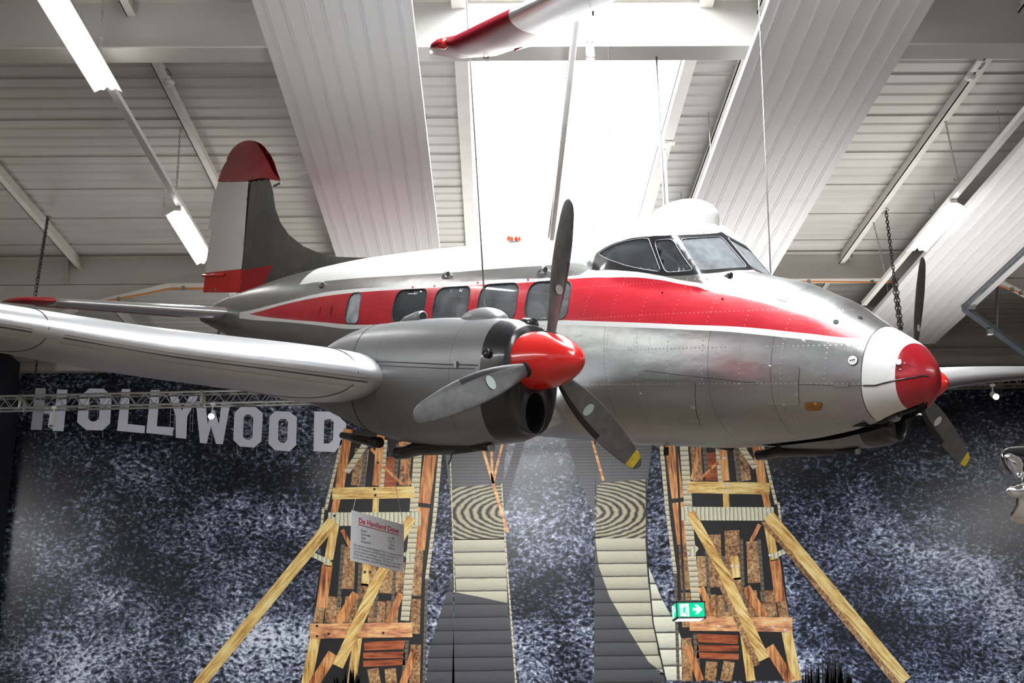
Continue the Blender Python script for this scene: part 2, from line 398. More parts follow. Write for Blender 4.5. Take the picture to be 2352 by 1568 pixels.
# ------------------------------------------------------------------ printed backdrop
WY = 27.9
def hill_mat():
    m, nt, b = mat('hill_print'); c = coords(nt)
    w = noise(nt, c, .8, 3, out=1)
    v = nt.nodes.new('ShaderNodeVectorMath'); v.operation = 'MULTIPLY_ADD'; L(nt, w, v.inputs[0]); v.inputs[1].default_value = (.5, .5, .5); L(nt, c, v.inputs[2])
    vv = mapping(nt, v.outputs[0], (1, 1, 1.5), (0, math.radians(-22), 0))
    a = noise(nt, vv, 11.5, 7, .70); bign = noise(nt, mapping(nt, c, (1, 1, 1.6)), .42, 4, .6)
    vo = nt.nodes.new('ShaderNodeTexVoronoi'); vo.inputs['Scale'].default_value = 5.5; L(nt, vv, vo.inputs['Vector'])
    bush = ramp(nt, vo.outputs['Distance'], [(.12, (0, 0, 0)), (.42, (1, 1, 1))])
    sp = nt.nodes.new('ShaderNodeSeparateXYZ'); L(nt, c, sp.inputs[0])
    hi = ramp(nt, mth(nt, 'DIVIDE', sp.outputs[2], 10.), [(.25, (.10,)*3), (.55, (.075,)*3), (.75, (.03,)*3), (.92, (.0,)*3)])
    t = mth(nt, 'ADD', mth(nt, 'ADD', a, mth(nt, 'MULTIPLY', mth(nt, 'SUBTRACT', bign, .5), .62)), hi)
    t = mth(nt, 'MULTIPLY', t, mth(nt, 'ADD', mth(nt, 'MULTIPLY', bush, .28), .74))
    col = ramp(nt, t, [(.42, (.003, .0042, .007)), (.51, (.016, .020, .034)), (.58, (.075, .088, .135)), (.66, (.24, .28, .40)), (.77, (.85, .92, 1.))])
    L(nt, col, b.inputs['Base Color']); setp(b, rough=.21, spec=.5); MATS['hill_print'] = m
hill_mat()
def wood_print(name, stops, sc=(1.2, 1, 14), grain=1.6, cracks=.5, tone=1.0, rot=0.):
    m, nt, b = mat(name); c = mapping(nt, coords(nt, 'Object'), (1, 1, 1), (0, rot, 0))
    g = noise(nt, mapping(nt, c, sc), grain, 6, .65); blot = noise(nt, c, 1.9, 3)
    t = mth(nt, 'ADD', mth(nt, 'MULTIPLY', g, .7), mth(nt, 'MULTIPLY', blot, .35))
    col = ramp(nt, t, [(p, tuple(q*tone for q in cc)) for p, cc in stops])
    k = ramp(nt, noise(nt, mapping(nt, c, (sc[0]*2, 1, sc[2]*1.2)), 3.1, 2), [(.66, (0, 0, 0)), (.70, (1, 1, 1))])
    col = mixc(nt, mth(nt, 'MULTIPLY', k, cracks), col, (.02, .012, .008))
    L(nt, col, b.inputs['Base Color']); setp(b, rough=.38); MATS[name] = m
WO = [(.38, (.10, .03, .01)), (.47, (.50, .17, .05)), (.58, (.86, .40, .14)), (.70, (1., .66, .32))]
WYL = [(.38, (.30, .13, .03)), (.47, (.74, .44, .12)), (.58, (.98, .74, .28)), (.70, (1., .93, .52))]
WB = [(.38, (.05, .02, .008)), (.46, (.24, .11, .045)), (.56, (.50, .28, .12)), (.68, (.80, .56, .30))]
wood_print('wood_orange', WO, (14, 1, 1.2)); wood_print('wood_orange_flat', [(p, tuple(min(1, x*1.25+.06) for x in q)) for p, q in WO], (1.6, 1, 7), cracks=.05)
wood_print('wood_yellow', WYL, (14, 1, 1.2)); wood_print('wood_yellow_flat', WYL, (1.2, 1, 14)); wood_print('wood_brown', WB, (3, 1, 3), grain=6)
wood_print('wood_red', [(p, (q[0], q[1]*.55, q[2]*.5)) for p, q in WO], (1, 1, 12), tone=.6)
wood_print('wood_diag_right', WYL, (14, 1, 1.0), cracks=.2, rot=math.radians(42)); wood_print('wood_diag_left', WYL, (14, 1, 1.0), rot=math.radians(-40))
def slat_print(name, a, bcol, freq, axis, tone=1., wob=.25):
    m, nt, b = mat(name); c = coords(nt)
    sp = nt.nodes.new('ShaderNodeSeparateXYZ'); L(nt, c, sp.inputs[0])
    q = mth(nt, 'ADD', sp.outputs[axis], mth(nt, 'MULTIPLY', noise(nt, c, 3.5, 3), wob*.2))
    w = mth(nt, 'FRACT', mth(nt, 'MULTIPLY', q, freq))
    n = noise(nt, mapping(nt, c, (30, 1, 3) if axis == 0 else (3, 1, 30)), 2., 3)
    t = mth(nt, 'MULTIPLY', w, mth(nt, 'ADD', mth(nt, 'MULTIPLY', n, 1.2), .3))
    L(nt, ramp(nt, t, [(.04, tuple(x*tone for x in bcol)), (.14, tuple(x*tone*.7 for x in a)), (.5, tuple(x*tone for x in a)), (.9, tuple(x*tone*1.15 for x in a))]), b.inputs['Base Color'])
    setp(b, rough=.38); MATS[name] = m
slat_print('slats_vertical', (.78, .76, .56), (.03, .025, .02), 11, 0); slat_print('slats_horizontal', (.74, .68, .48), (.03, .025, .02), 9, 2)
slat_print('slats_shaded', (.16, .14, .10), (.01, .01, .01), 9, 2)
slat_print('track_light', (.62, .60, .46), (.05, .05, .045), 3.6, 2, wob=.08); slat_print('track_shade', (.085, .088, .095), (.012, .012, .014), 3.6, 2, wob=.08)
slat_print('track_pale', (.84, .86, .70), (.03, .03, .03), 2.9, 2, wob=.0); slat_print('track_grey', (.13, .13, .14), (.05, .05, .055), 14, 2, wob=.05)
def swirl_mat(name, cx, cz):
    m, nt, b = mat(name); c = coords(nt)
    w = nt.nodes.new('ShaderNodeTexWave'); w.wave_type = 'RINGS'; w.rings_direction = 'SPHERICAL'; w.inputs['Scale'].default_value = 2.3; w.inputs['Distortion'].default_value = 2.2; w.inputs['Detail'].default_value = 4; w.inputs['Detail Scale'].default_value = 2.5
    L(nt, mapping(nt, c, (.75, .0, 1.9), (0, 0, 0), (-cx*.75, 0, -cz*1.9)), w.inputs['Vector'])
    L(nt, ramp(nt, w.outputs[0], [(.12, (.025, .023, .02)), (.45, (.30, .27, .18)), (.9, (.55, .50, .34))]), b.inputs['Base Color']); setp(b, rough=.38); MATS[name] = m
for nm_, px_ in (('swirl_print', 1196), ('swirl_print_mirrored', 1330)): q_ = on(px_, 1176, 1, 27.9); swirl_mat(nm_, float(q_[0]), float(q_[2]))
plain('print_black', (.012, .011, .012), .38); plain('letter_print', (.80, .82, .95), .4, var=.05, scale=.8); plain('print_steel', (.30, .33, .40), .4)
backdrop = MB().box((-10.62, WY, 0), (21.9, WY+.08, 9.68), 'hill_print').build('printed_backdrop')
tag(backdrop, 'huge printed wall banner of a scrubby night hillside with a white letter sign and wooden coaster', 'backdrop')
LAY = [0]
def PW(px, py, lay): return on(px, py, 1, WY-.003*lay)
def poly(mb, pts, m, lay): 
    P = [PW(x, y, lay) for x, y in pts]
    a = sum(P[i][0]*P[(i+1) % len(P)][2]-P[(i+1) % len(P)][0]*P[i][2] for i in range(len(P)))
    if a < 0: P = P[::-1]
    mb.add(P, [tuple(range(len(P)))], m)
def strip(mb, x0, y0, x1, y1, w, m, lay):
    d = math.hypot(x1-x0, y1-y0); nx, ny = -(y1-y0)/d*w/2, (x1-x0)/d*w/2
    poly(mb, [(x0+nx, y0+ny), (x1+nx, y1+ny), (x1-nx, y1-ny), (x0-nx, y0-ny)], m, lay)
# lettering
z4 = lambda P: [(x/2.94, 520+y/2.94) for x, y in P]; c2 = lambda P: [(x/3.734, 640+y/3.734) for x, y in P]
def letter(parts, holes=None):
    mb = MB()
    for P in parts: poly(mb, P, 'letter_print', 3)
    return mb
def oring(outer, inner):
    mb = MB(); O = [PW(x, y, 3) for x, y in outer]; I = [PW(x, y, 3) for x, y in inner]; mb.rings([O, I], 'letter_print'); return mb
Ls = []
Ls.append(letter([c2([(305,935),(395,938),(358,1297),(262,1293)]), c2([(490,950),(580,950),(545,1307),(450,1303)]), c2([(375,1090),(470,1090),(462,1155),(368,1155)])]))
Ls.append(oring(c2([(770,940),(890,942),(958,1005),(945,1240),(880,1300),(740,1297),(660,1230),(678,1010)]), c2([(790,1015),(835,1015),(858,1040),(848,1200),(815,1222),(785,1222),(755,1200),(765,1040)])))
Ls.append(letter([c2([(1045,945),(1118,945),(1095,1245),(1003,1303)]), c2([(1095,1244),(1245,1260),(1240,1325),(1003,1303)])]))
Ls.append(letter([c2([(1292,955),(1372,955),(1345,1264),(1253,1322)]), c2([(1345,1264),(1490,1275),(1480,1345),(1253,1322)])]))
Ls.append(letter([c2([(1448,985),(1522,985),(1560,1130),(1505,1175)]), c2([(1628,1000),(1703,1000),(1607,1180),(1560,1130)]), c2([(1505,1175),(1560,1130),(1607,1180),(1597,1372),(1507,1363)])]))
Ls.append(letter([z4([(1322,1180),(1388,1180),(1402,1335),(1395,1465),(1350,1460)]), z4([(1402,1335),(1428,1240),(1425,1350),(1395,1465)]), z4([(1428,1240),(1450,1240),(1478,1335),(1458,1467),(1425,1350)]), z4([(1478,1335),(1497,1180),(1558,1180),(1505,1470),(1458,1467)])]))
Ls.append(oring(z4([(1625,1218),(1725,1218),(1775,1260),(1765,1450),(1715,1492),(1620,1485),(1575,1440),(1583,1258)]), z4([(1660,1270),(1692,1270),(1710,1292),(1705,1420),(1685,1440),(1655,1435),(1640,1415),(1645,1290)])))
Ls.append(oring(z4([(1860,1245),(1955,1250),(2005,1290),(2000,1475),(1955,1518),(1855,1510),(1812,1465),(1820,1280)]), z4([(1895,1298),(1930,1300),(1945,1320),(1940,1440),(1920,1462),(1890,1455),(1877,1435),(1880,1315)])))
Ls.append(oring(z4([(2122,1248),(2255,1250),(2340,1330),(2320,1450),(2262,1522),(2117,1517)]), z4([(2190,1305),(2230,1300),(2253,1320),(2248,1440),(2225,1462),(2185,1467)])))
for mb in Ls: mb.build('printed_letter', backdrop)
mb = MB()   # posts and scaffolding behind the letters
for x, y in ((80,992),(128,992),(187,990),(236,990),(300,1000),(545,1028),(590,1030),(625,1035),(668,1038),(733,1038),(775,1040)): strip(mb, x, y, x+.5, y+15, 1.6, 'print_steel', 2)
for x0, x1, y0, y1 in ((206,226,900,968),(98,120,950,985),(392,402,935,985),(438,444,935,990),(560,578,955,1005),(640,656,965,1012),(745,762,965,1018),(478,488,985,1018)):
    for i in range(4): strip(mb, x0, y0+(y1-y0)*i/3, x1, y0+(y1-y0)*i/3+1, 1.2, 'print_steel', 1)
    for x in (x0, x1): strip(mb, x, y0, x-2, y1, 1.2, 'print_steel', 1)
mb.build('printed_scaffolding', backdrop)
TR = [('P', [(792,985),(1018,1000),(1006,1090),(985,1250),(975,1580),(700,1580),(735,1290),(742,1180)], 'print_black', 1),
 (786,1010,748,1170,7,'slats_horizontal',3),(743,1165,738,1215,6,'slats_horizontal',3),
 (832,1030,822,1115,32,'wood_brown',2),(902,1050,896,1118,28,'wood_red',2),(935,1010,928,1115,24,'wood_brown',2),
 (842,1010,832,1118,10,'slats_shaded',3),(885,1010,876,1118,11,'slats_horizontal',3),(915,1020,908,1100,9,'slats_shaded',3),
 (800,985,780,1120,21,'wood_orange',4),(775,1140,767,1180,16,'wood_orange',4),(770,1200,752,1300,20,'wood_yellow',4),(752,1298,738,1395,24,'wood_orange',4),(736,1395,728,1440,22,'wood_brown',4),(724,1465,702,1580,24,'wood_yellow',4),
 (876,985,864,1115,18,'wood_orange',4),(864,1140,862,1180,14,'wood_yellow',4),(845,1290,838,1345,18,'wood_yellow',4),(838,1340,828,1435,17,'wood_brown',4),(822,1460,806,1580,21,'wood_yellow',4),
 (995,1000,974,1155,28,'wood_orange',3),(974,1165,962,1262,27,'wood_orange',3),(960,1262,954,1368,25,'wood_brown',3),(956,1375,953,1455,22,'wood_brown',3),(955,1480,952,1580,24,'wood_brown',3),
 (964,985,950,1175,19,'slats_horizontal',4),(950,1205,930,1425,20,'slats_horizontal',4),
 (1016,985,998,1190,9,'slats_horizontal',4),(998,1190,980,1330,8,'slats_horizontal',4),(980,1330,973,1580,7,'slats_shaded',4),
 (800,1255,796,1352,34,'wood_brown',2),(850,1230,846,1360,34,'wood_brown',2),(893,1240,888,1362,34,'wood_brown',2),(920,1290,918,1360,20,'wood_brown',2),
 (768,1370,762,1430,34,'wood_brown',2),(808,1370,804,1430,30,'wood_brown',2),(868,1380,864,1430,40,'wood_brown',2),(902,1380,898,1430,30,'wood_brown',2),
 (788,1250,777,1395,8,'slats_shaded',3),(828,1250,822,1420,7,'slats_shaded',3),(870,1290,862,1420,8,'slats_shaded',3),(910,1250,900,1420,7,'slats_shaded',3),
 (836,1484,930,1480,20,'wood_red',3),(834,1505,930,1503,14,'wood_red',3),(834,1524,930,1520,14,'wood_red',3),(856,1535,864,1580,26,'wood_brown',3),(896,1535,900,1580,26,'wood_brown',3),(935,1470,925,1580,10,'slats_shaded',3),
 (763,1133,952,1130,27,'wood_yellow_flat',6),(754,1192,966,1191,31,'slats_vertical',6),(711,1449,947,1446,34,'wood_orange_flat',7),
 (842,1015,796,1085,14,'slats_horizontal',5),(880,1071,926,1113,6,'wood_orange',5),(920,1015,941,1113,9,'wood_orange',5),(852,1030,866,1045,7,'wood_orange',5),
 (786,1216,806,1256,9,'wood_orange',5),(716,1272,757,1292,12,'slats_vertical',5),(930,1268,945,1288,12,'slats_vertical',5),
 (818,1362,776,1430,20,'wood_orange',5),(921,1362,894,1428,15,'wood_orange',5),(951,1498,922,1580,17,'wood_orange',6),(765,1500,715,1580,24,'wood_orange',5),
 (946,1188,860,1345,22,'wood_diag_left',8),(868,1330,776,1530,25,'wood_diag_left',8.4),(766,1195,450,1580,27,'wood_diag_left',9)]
def trestle(f, nm):
    mb = MB()
    for t in TR:
        if t[0] == 'P': poly(mb, [f(*p) for p in t[1]], t[2], t[3]); continue
        x0, y0, x1, y1, w, m, lay = t
        if nm == 'R' and m == 'wood_diag_left': m = 'wood_diag_right'
        (a, b), (c, d) = f(x0, y0), f(x1, y1); strip(mb, a, b, c, d, w, m, lay)
        if nm == 'R' and m == 'wood_diag_right' and w > 24: strip(mb, a-12, b+12, c-16, d+14, 13, 'wood_brown', lay-.5)
    for x, y in ((728,1437),(728,1461),(755,1455),(880,1453),(860,1123),(862,1137),(768,1184),(838,1313),(850,1313),(868,1062),(763,1288)):   # bolt heads
        a, b = f(x, y); poly(mb, [(a+3*math.cos(k*.785), b+3*math.sin(k*.785)) for k in range(8)], 'print_black' if nm == 'L' else 'letter_print', 10)
    return mb.build('printed_trestle', backdrop)
trestle(lambda x, y: (x, y), 'L')
trestle(lambda x, y: (2531-x, y-12-(y-1192)*.012), 'R')
mb = MB()
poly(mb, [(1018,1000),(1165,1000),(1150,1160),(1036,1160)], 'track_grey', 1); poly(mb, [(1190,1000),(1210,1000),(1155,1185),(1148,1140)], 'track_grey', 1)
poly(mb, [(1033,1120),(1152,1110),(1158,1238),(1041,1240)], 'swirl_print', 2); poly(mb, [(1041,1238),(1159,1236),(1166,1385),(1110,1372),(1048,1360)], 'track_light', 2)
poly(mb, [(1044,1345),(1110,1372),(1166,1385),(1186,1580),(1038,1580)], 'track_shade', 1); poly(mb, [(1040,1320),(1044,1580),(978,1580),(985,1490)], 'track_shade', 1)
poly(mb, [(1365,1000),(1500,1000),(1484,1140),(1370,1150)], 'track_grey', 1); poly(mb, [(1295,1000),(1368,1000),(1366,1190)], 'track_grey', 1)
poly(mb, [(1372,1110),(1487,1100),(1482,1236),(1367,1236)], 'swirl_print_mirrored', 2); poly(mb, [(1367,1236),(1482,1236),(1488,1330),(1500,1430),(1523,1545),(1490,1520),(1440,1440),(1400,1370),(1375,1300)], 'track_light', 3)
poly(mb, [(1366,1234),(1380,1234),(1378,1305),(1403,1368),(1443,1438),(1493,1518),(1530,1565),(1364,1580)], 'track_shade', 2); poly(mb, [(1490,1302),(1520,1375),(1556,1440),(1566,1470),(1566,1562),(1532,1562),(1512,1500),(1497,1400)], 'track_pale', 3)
for q in ((1034,1050,1041,1240,2.5),(1041,1240,1044,1360,2.5),(1152,1110,1160,1240,3),(1160,1240,1186,1580,4),(1484,1100,1487,1300,3),(1488,1300,1500,1430,3),(1500,1430,1530,1565,3)): strip(mb, *q, 'slats_horizontal' if q[0] < 1170 else 'print_black', 5)
for q in ((1103,1010,1166,1222,7),(1128,1010,1131,1105,6),(1156,1010,1132,1110,6),(1360,1010,1386,1104,6)): strip(mb, *q, 'wood_orange_flat', 6)
mb.build('printed_coaster_track', backdrop)
mb = MB()   # dark spiky plants printed along the bottom
for cx, cy, n, h, sx in ((800,1575,34,52,34),(1895,1590,60,110,62),(745,1590,20,30,26)):
    for i in range(n):
        x = cx+random.uniform(-1, 1)*sx; hh = h*(1-((x-cx)/sx)**2*.6)*random.uniform(.5, 1); poly(mb, [(x-4, cy+6), (x+4, cy+6), (x+random.uniform(-3, 3), cy-hh)], 'navy_plant' if 0 else 'print_black', 11)
mb.build('printed_plants', backdrop)
# ------------------------------------------------------------------ airplane: pose and fuselage shape (metres; s aft of the nose, y to port, z up)
AH, AP, AR = -.9111, -.2114, .1206
AT = np.array([2.9946, 8.3049, 3.9204])
def pose():
    fw = np.array([math.cos(AP)*math.cos(AH), math.cos(AP)*math.sin(AH), math.sin(AP)]); lf = np.array([-math.sin(AH), math.cos(AH), 0]); up = np.cross(fw, lf)
    return np.stack([fw, lf*math.cos(AR)+up*math.sin(AR), up*math.cos(AR)-lf*math.sin(AR)], 1)
ARM = pose()
HS = [0, .01, .03, .08, .15, .25, .37, .52, .72, .92, 1.12, 1.5, 2.0, 2.6, 3.3, 4.2, 4.7, 5.3, 6.1, 7.4, 8.3, 9.1, 10, 11, 11.7, 11.95]
HT = [-.005, .055, .10, .17, .24, .30, .365, .45, .57, .65, .73, .82, .95, 1.08, 1.22, 1.33, 1.37, 1.40, 1.43, 1.45, 1.43, 1.40, 1.33, 1.24, 1.14, 1.08]
HB = [-.02, -.065, -.105, -.165, -.225, -.27, -.315, -.355, -.40, -.44, -.465, -.505, -.53, -.53, -.515, -.49, -.475, -.44, -.34, -.10, .08, .25, .46, .72, .90, .96]
HW = [.004, .06, .11, .18, .245, .285, .315, .36, .43, .49, .55, .64, .72, .765, .79, .80, .80, .795, .77, .66, .57, .48, .35, .19, .07, .03]
HC = [-.012, -.01, -.01, -.01, -.01, -.01, -.01, .0, .02, .04, .06, .11, .17, .24, .32, .40, .43, .47, .53, .66, .74, .81, .90, 1.0, 1.03, 1.03]
q_ = np.sqrt
def hull_tab(s):
    q = q_(np.clip(s, 0, 11.95)); Q = q_(np.array(HS))
    return [pinterp(q, Q, T) for T in (HT, HB, HW, HC)]
RS = [1.5, 1.7, 1.95, 2.1, 2.4, 2.7, 2.95, 3.3, 3.6, 3.9]; RZ = [1.05, 1.18, 1.285, 1.335, 1.385, 1.395, 1.385, 1.315, 1.20, 1.0]
RB = [.44, .48, .525, .56, .60, .61, .59, .50, .38, .15]
def canopy_z(s, y):
    a = np.abs(y); ws = .85 + (s-1.62-.40*a)*.99
    roof = pinterp(s, RS, RZ) - .50*a**2.2; side = .74 + (pinterp(s, RS, RB)-a)/.30
    k = .030; m = np.minimum(np.minimum(ws, roof), side)
    return m - k*np.log(np.exp(-(ws-m)/k)+np.exp(-(roof-m)/k)+np.exp(-(side-m)/k))
def rho(s, t):
    """radius of the skin at station s in the direction t (0 = up, + = starboard)"""
    s, t = np.broadcast_arrays(np.asarray(s, float), np.asarray(t, float)); T, Bt, Wd, Zc = hull_tab(s)
    st, ct = np.abs(np.sin(t)), np.cos(t); h = np.where(ct > 0, T-Zc, Zc-Bt); n = np.where(ct > 0, 2.15, 2.35)
    r = ((st/np.maximum(Wd, 1e-4))**n + (np.abs(ct)/np.maximum(h, 1e-4))**n)**(-1/n)
    msk = (s > 1.5) & (s < 3.95) & (ct > .2)
    if msk.any():
        sm, tm, zc, r0 = s[msk], t[msk], Zc[msk], r[msk]
        best = r0.copy()
        for q in np.linspace(0, .45, 150):
            rr = r0+q; ins = ((zc+rr*np.cos(tm)) < canopy_z(sm, rr*np.sin(tm))) & ((zc+rr*np.cos(tm)) > .69); best = np.where(ins, rr, best)
        d = .45/149; lo = best; hi = best+d      # refine
        for _ in range(8):
            mid = (lo+hi)/2; ins = ((zc+mid*np.cos(tm)) < canopy_z(sm, mid*np.sin(tm))) & ((zc+mid*np.cos(tm)) > .69); lo = np.where(ins, mid, lo); hi = np.where(ins, hi, mid)
        r = r.copy(); r[msk] = np.maximum(r0, lo)
    return r
def surf(s, t, off=0.):
    """point on the skin; off pushes it outward"""
    s = np.asarray(s, float); t = np.asarray(t, float); Zc = hull_tab(s)[3]; r = rho(s, t)+off
    return np.stack([-s*np.ones_like(t), -r*np.sin(t), Zc+r*np.cos(t)], -1)

def seg_dense(P, step=.03, closed=True):
    out = []; n = len(P)
    for i in range(n if closed else n-1):
        a, b = np.array(P[i], float), np.array(P[(i+1) % n], float); k = max(1, int(np.linalg.norm(b-a)/step))
        out += [tuple(a+(b-a)*j/k) for j in range(k)]
    if not closed: out.append(tuple(P[-1]))
    return out
def roundpoly(P, r, k=6):
    out = []; n = len(P)
    for i in range(n):
        p0, p, p1 = np.array(P[i-1], float), np.array(P[i], float), np.array(P[(i+1) % n], float)
        a = p0-p; b = p1-p; la, lb = np.linalg.norm(a), np.linalg.norm(b); rr = min(r, la*.45, lb*.45); A = p+a/la*rr; B2 = p+b/lb*rr
        for j in range(k+1):
            t = j/k; out.append(tuple((1-t)**2*A+2*t*(1-t)*p+t*t*B2))
    return out
def inside(poly, x, y):
    P = np.array(poly); c = np.zeros(len(x), bool); n = len(P); j = n-1
    for i in range(n):
        xi, yi, xj, yj = P[i, 0], P[i, 1], P[j, 0], P[j, 1]
        c ^= ((yi > y) != (yj > y)) & (x < (xj-xi)*(y-yi)/(yj-yi+1e-12)+xi); j = i
    return c
def cdt(grid, loops, lines, domain, clear=.009):
    """triangulate a flat domain with outlines kept as edges"""
    V, E = [], []
    for P, closed in [(domain, True)]+[(q, True) for q in loops]+[(q, False) for q in lines]:
        o = len(V); V += [tuple(p) for p in P]; n = len(P); E += [(o+i, o+(i+1) % n) for i in range(n if closed else n-1)]
    C = np.array(V); G = np.array(grid); keep = inside(domain, G[:, 0], G[:, 1])
    G = G[keep]; ok = np.ones(len(G), bool)
    cell = {}
    for p in C: cell.setdefault((int(p[0]//.05), int(p[1]//.05)), []).append(p)
    for i, g in enumerate(G):
        a, b = int(g[0]//.05), int(g[1]//.05)
        for da in (-1, 0, 1):
            for db in (-1, 0, 1):
                for p in cell.get((a+da, b+db), ()):
                    if (p[0]-g[0])**2+(p[1]-g[1])**2 < clear*clear: ok[i] = False; break
                if not ok[i]: break
            if not ok[i]: break
    allv = [Vector(p) for p in V]+[Vector(p) for p in G[ok]]
    r = delaunay_2d_cdt(allv, E, [], 0, 1e-7)
    vo = np.array([tuple(v) for v in r[0]]); F = np.array([f for f in r[2] if len(f) == 3]); c = vo[F].mean(1)
    F = F[inside(domain, c[:, 0], c[:, 1])]; return vo, F, vo[F].mean(1)
KV = .75     # arc scale used for angles while meshing
ROOF = [(3.0, .604), (3.585, .719), (4.4, .792), (5.12, .821), (6.1, .827), (7.1, .819), (8.2, .81)]
WTOP = [(10.0, 1.40), (8.556, 1.167), (7.027, 1.009), (5.993, .983), (5.145, .966), (3.986, .915), (3.02, .80), (2.95, .718), (2.692, .714), (2.39, .717), (2.216, .716), (1.851, .700), (1.49, .665), (1.255, .656), (.9, .652), (.6, .64), (.372, .60)]
RTOP = [(9.62, 1.444), (8.288, 1.19), (6.989, 1.073), (5.964, 1.032), (5.12, 1.011), (3.752, .95), (3.092, .856), (2.706, .787), (2.236, .758), (1.959, .74), (1.549, .724), (1.035, .706), (.695, .690), (.492, .68), (.372, .68)]
RBOT = [(9.62, 1.444), (8.837, 1.50), (7.8, 1.522), (6.852, 1.518), (5.82, 1.477), (4.3, 1.41), (3.042, 1.319), (1.782, 1.196), (1.196, 1.063), (.661, .905), (.372, .70)]
WBOT = [(9.992, 1.62), (8.214, 1.575), (6.848, 1.583), (5.816, 1.521), (4.3, 1.455), (3.034, 1.37), (1.769, 1.249), (1.302, 1.162), (.751, 1.035), (.372, .85)]
def curve(T, ss):
    T = sorted(T); return pinterp(ss, [a for a, _ in T], [b for _, b in T])
WIN = [([(6.66, 1.058), (6.385, 1.05), (6.34, 1.487), (6.68, 1.506)], .10), ([(5.67, 1.031), (5.095, 1.022), (5.076, 1.436), (5.676, 1.451)], .11),
       ([(4.953, 1.013), (4.395, .993), (4.36, 1.408), (4.94, 1.433)], .11), ([(4.252, .983), (3.704, .945), (3.645, 1.365), (4.219, 1.406)], .11), ([(3.577, .934), (3.045, .873), (2.969, 1.303), (3.532, 1.363)], .11)]
REARP = [(2.905, .567), (2.82, .542), (2.725, .522), (2.62, .503), (2.521, .490), (2.44, .481), (2.388, .476), (2.325, .476), (2.287, .508), (2.216, .573), (2.135, .66), (2.144, .683), (2.22, .686), (2.304, .688), (2.41, .682), (2.527, .668), (2.73, .629), (2.83, .598)]
DVP = [(2.262, .481), (2.083, .446), (1.825, .60), (2.075, .676)]
WSP = [(2.045, .405), (1.95, .035), (1.672, .035), (1.785, .575)]
SURP = [(2.93, .711), (2.95, .64), (2.947, .579), (2.928, .556), (2.83, .533), (2.727, .514), (2.523, .481), (2.39, .469), (2.316, .464), (2.274, .456), (2.215, .449), (2.159, .440), (2.107, .425), (2.077, .393), (2.062, .346), (2.033, .247), (2.005, .145), (1.982, .05), (1.978, .0), (1.978, -.02), (1.64, -.02), (1.64, .0), (1.66, .12), (1.69, .25), (1.717, .421), (1.742, .548), (1.764, .61), (1.82, .639), (1.886, .657), (1.979, .682), (2.069, .706), (2.223, .716), (2.39, .717), (2.54, .716), (2.698, .711), (2.819, .707)]
def K(P): return [(s, t*KV) for s, t in P]
def mir(P): return [(s, -t) for s, t in P]
plane = empty('airplane', (0, 0, 0), label='silver twin-engined propeller airplane with red stripe, hanging nose-down across the hall', cat='airplane')
Mt = Matrix.Identity(4)
for i in range(3):
    for j in range(3): Mt[i][j] = ARM[i][j]
    Mt[i][3] = AT[i]
plane.matrix_world = Mt
BW = lambda s, y, z: AT + ARM @ np.array([-s, y, z])     # airplane point -> hall point
openings = []
for P, r in WIN: openings.append(roundpoly(K(P), r))
for P, r in ((REARP, .012), (DVP, .035), (WSP, .03)): openings.append(roundpoly(K(P), r, 3))
cabin_n = 5
allopen = openings+[mir(p) for p in openings]
def bay_half(s): return pinterp(s, [.075, .13, .206, .418, .612, 1.0, 1.42], [.12, .45, .52, .36, .26, .25, .22])
def skin_mesh():
    HP = math.pi*KV; s0, s1 = .372, 11.95
    sv = np.concatenate([np.arange(.40, 1.5, .03), np.arange(1.5, 3.95, .022), np.arange(3.95, 11.93, .05)])
    G = []
    for s in sv:
        W = float(hull_tab(s)[2]); n = 150 if 1.5 < s < 3.95 else int(60+60*min(1, W/.6))
        for t in np.linspace(-math.pi, math.pi, n, endpoint=False)[1:]: G.append((s, t*KV))
    dom = seg_dense([(s0, -HP), (s1, -HP), (s1, HP), (s0, HP)], .05)
    loops = [seg_dense(P, .02) for P in allopen]
    lines = []
    for T, a, b in ((WTOP, .372, 10.0), (RTOP, .372, 9.62), (RBOT, .372, 9.60), (WBOT, .372, 9.99), (ROOF, 3.0, 8.2)):
        ss = np.arange(a+.001, b, .04); tt = curve(T, ss); lines += [[(s, t*KV) for s, t in zip(ss, tt)], [(s, -t*KV) for s, t in zip(ss, tt)]]
    sur = K(SURP); loops2 = [seg_dense(sur, .02), seg_dense(mir(sur), .02)]
    ss = np.arange(.373, 1.42, .03); lines += [[(s, g*(math.pi-float(bay_half(s)))*KV) for s in ss] for g in (-1, 1)]; lines += [[(1.42, g*(math.pi-.22)*KV), (1.42, g*(HP-.002))] for g in (-1, 1)]
    vo, F, c = cdt(G, loops+loops2, lines, dom)
    s, t = c[:, 0], np.abs(c[:, 1])/KV; mats = np.zeros(len(F), int)      # 0 alu 1 white 2 red 3 black
    lim = (s < 10.0); wt, rt, rb, wb = curve(WTOP, s), curve(RTOP, s), curve(RBOT, s), curve(WBOT, s)
    mats[(t > wt) & (t < wb) & lim] = 1; mats[(t > rt) & (t < rb) & (s < 9.61)] = 2
    mats[(t < np.where(s > 3, curve(ROOF, s), .62)) & (s > 1.62) & (s < 8.19) & ((s > 3) | (t < .72)) & (canopy_z(s, np.zeros_like(s)) > hull_tab(s)[0]-.0) ] = 1
    mats[(t < curve(ROOF, s)) & (s >= 3) & (s < 8.2)] = 1
    for P in (sur, mir(sur)): mats[inside(P, c[:, 0], c[:, 1])] = 3
    hole = np.zeros(len(F), bool)
    for P in allopen: hole |= inside(P, c[:, 0], c[:, 1])
    lin_hole = hole.copy(); hole |= (t > math.pi-bay_half(s)) & (s < 1.42)
    return vo, F, mats, hole, lin_hole
vo, F, fm, hole, lhole = skin_mesh()
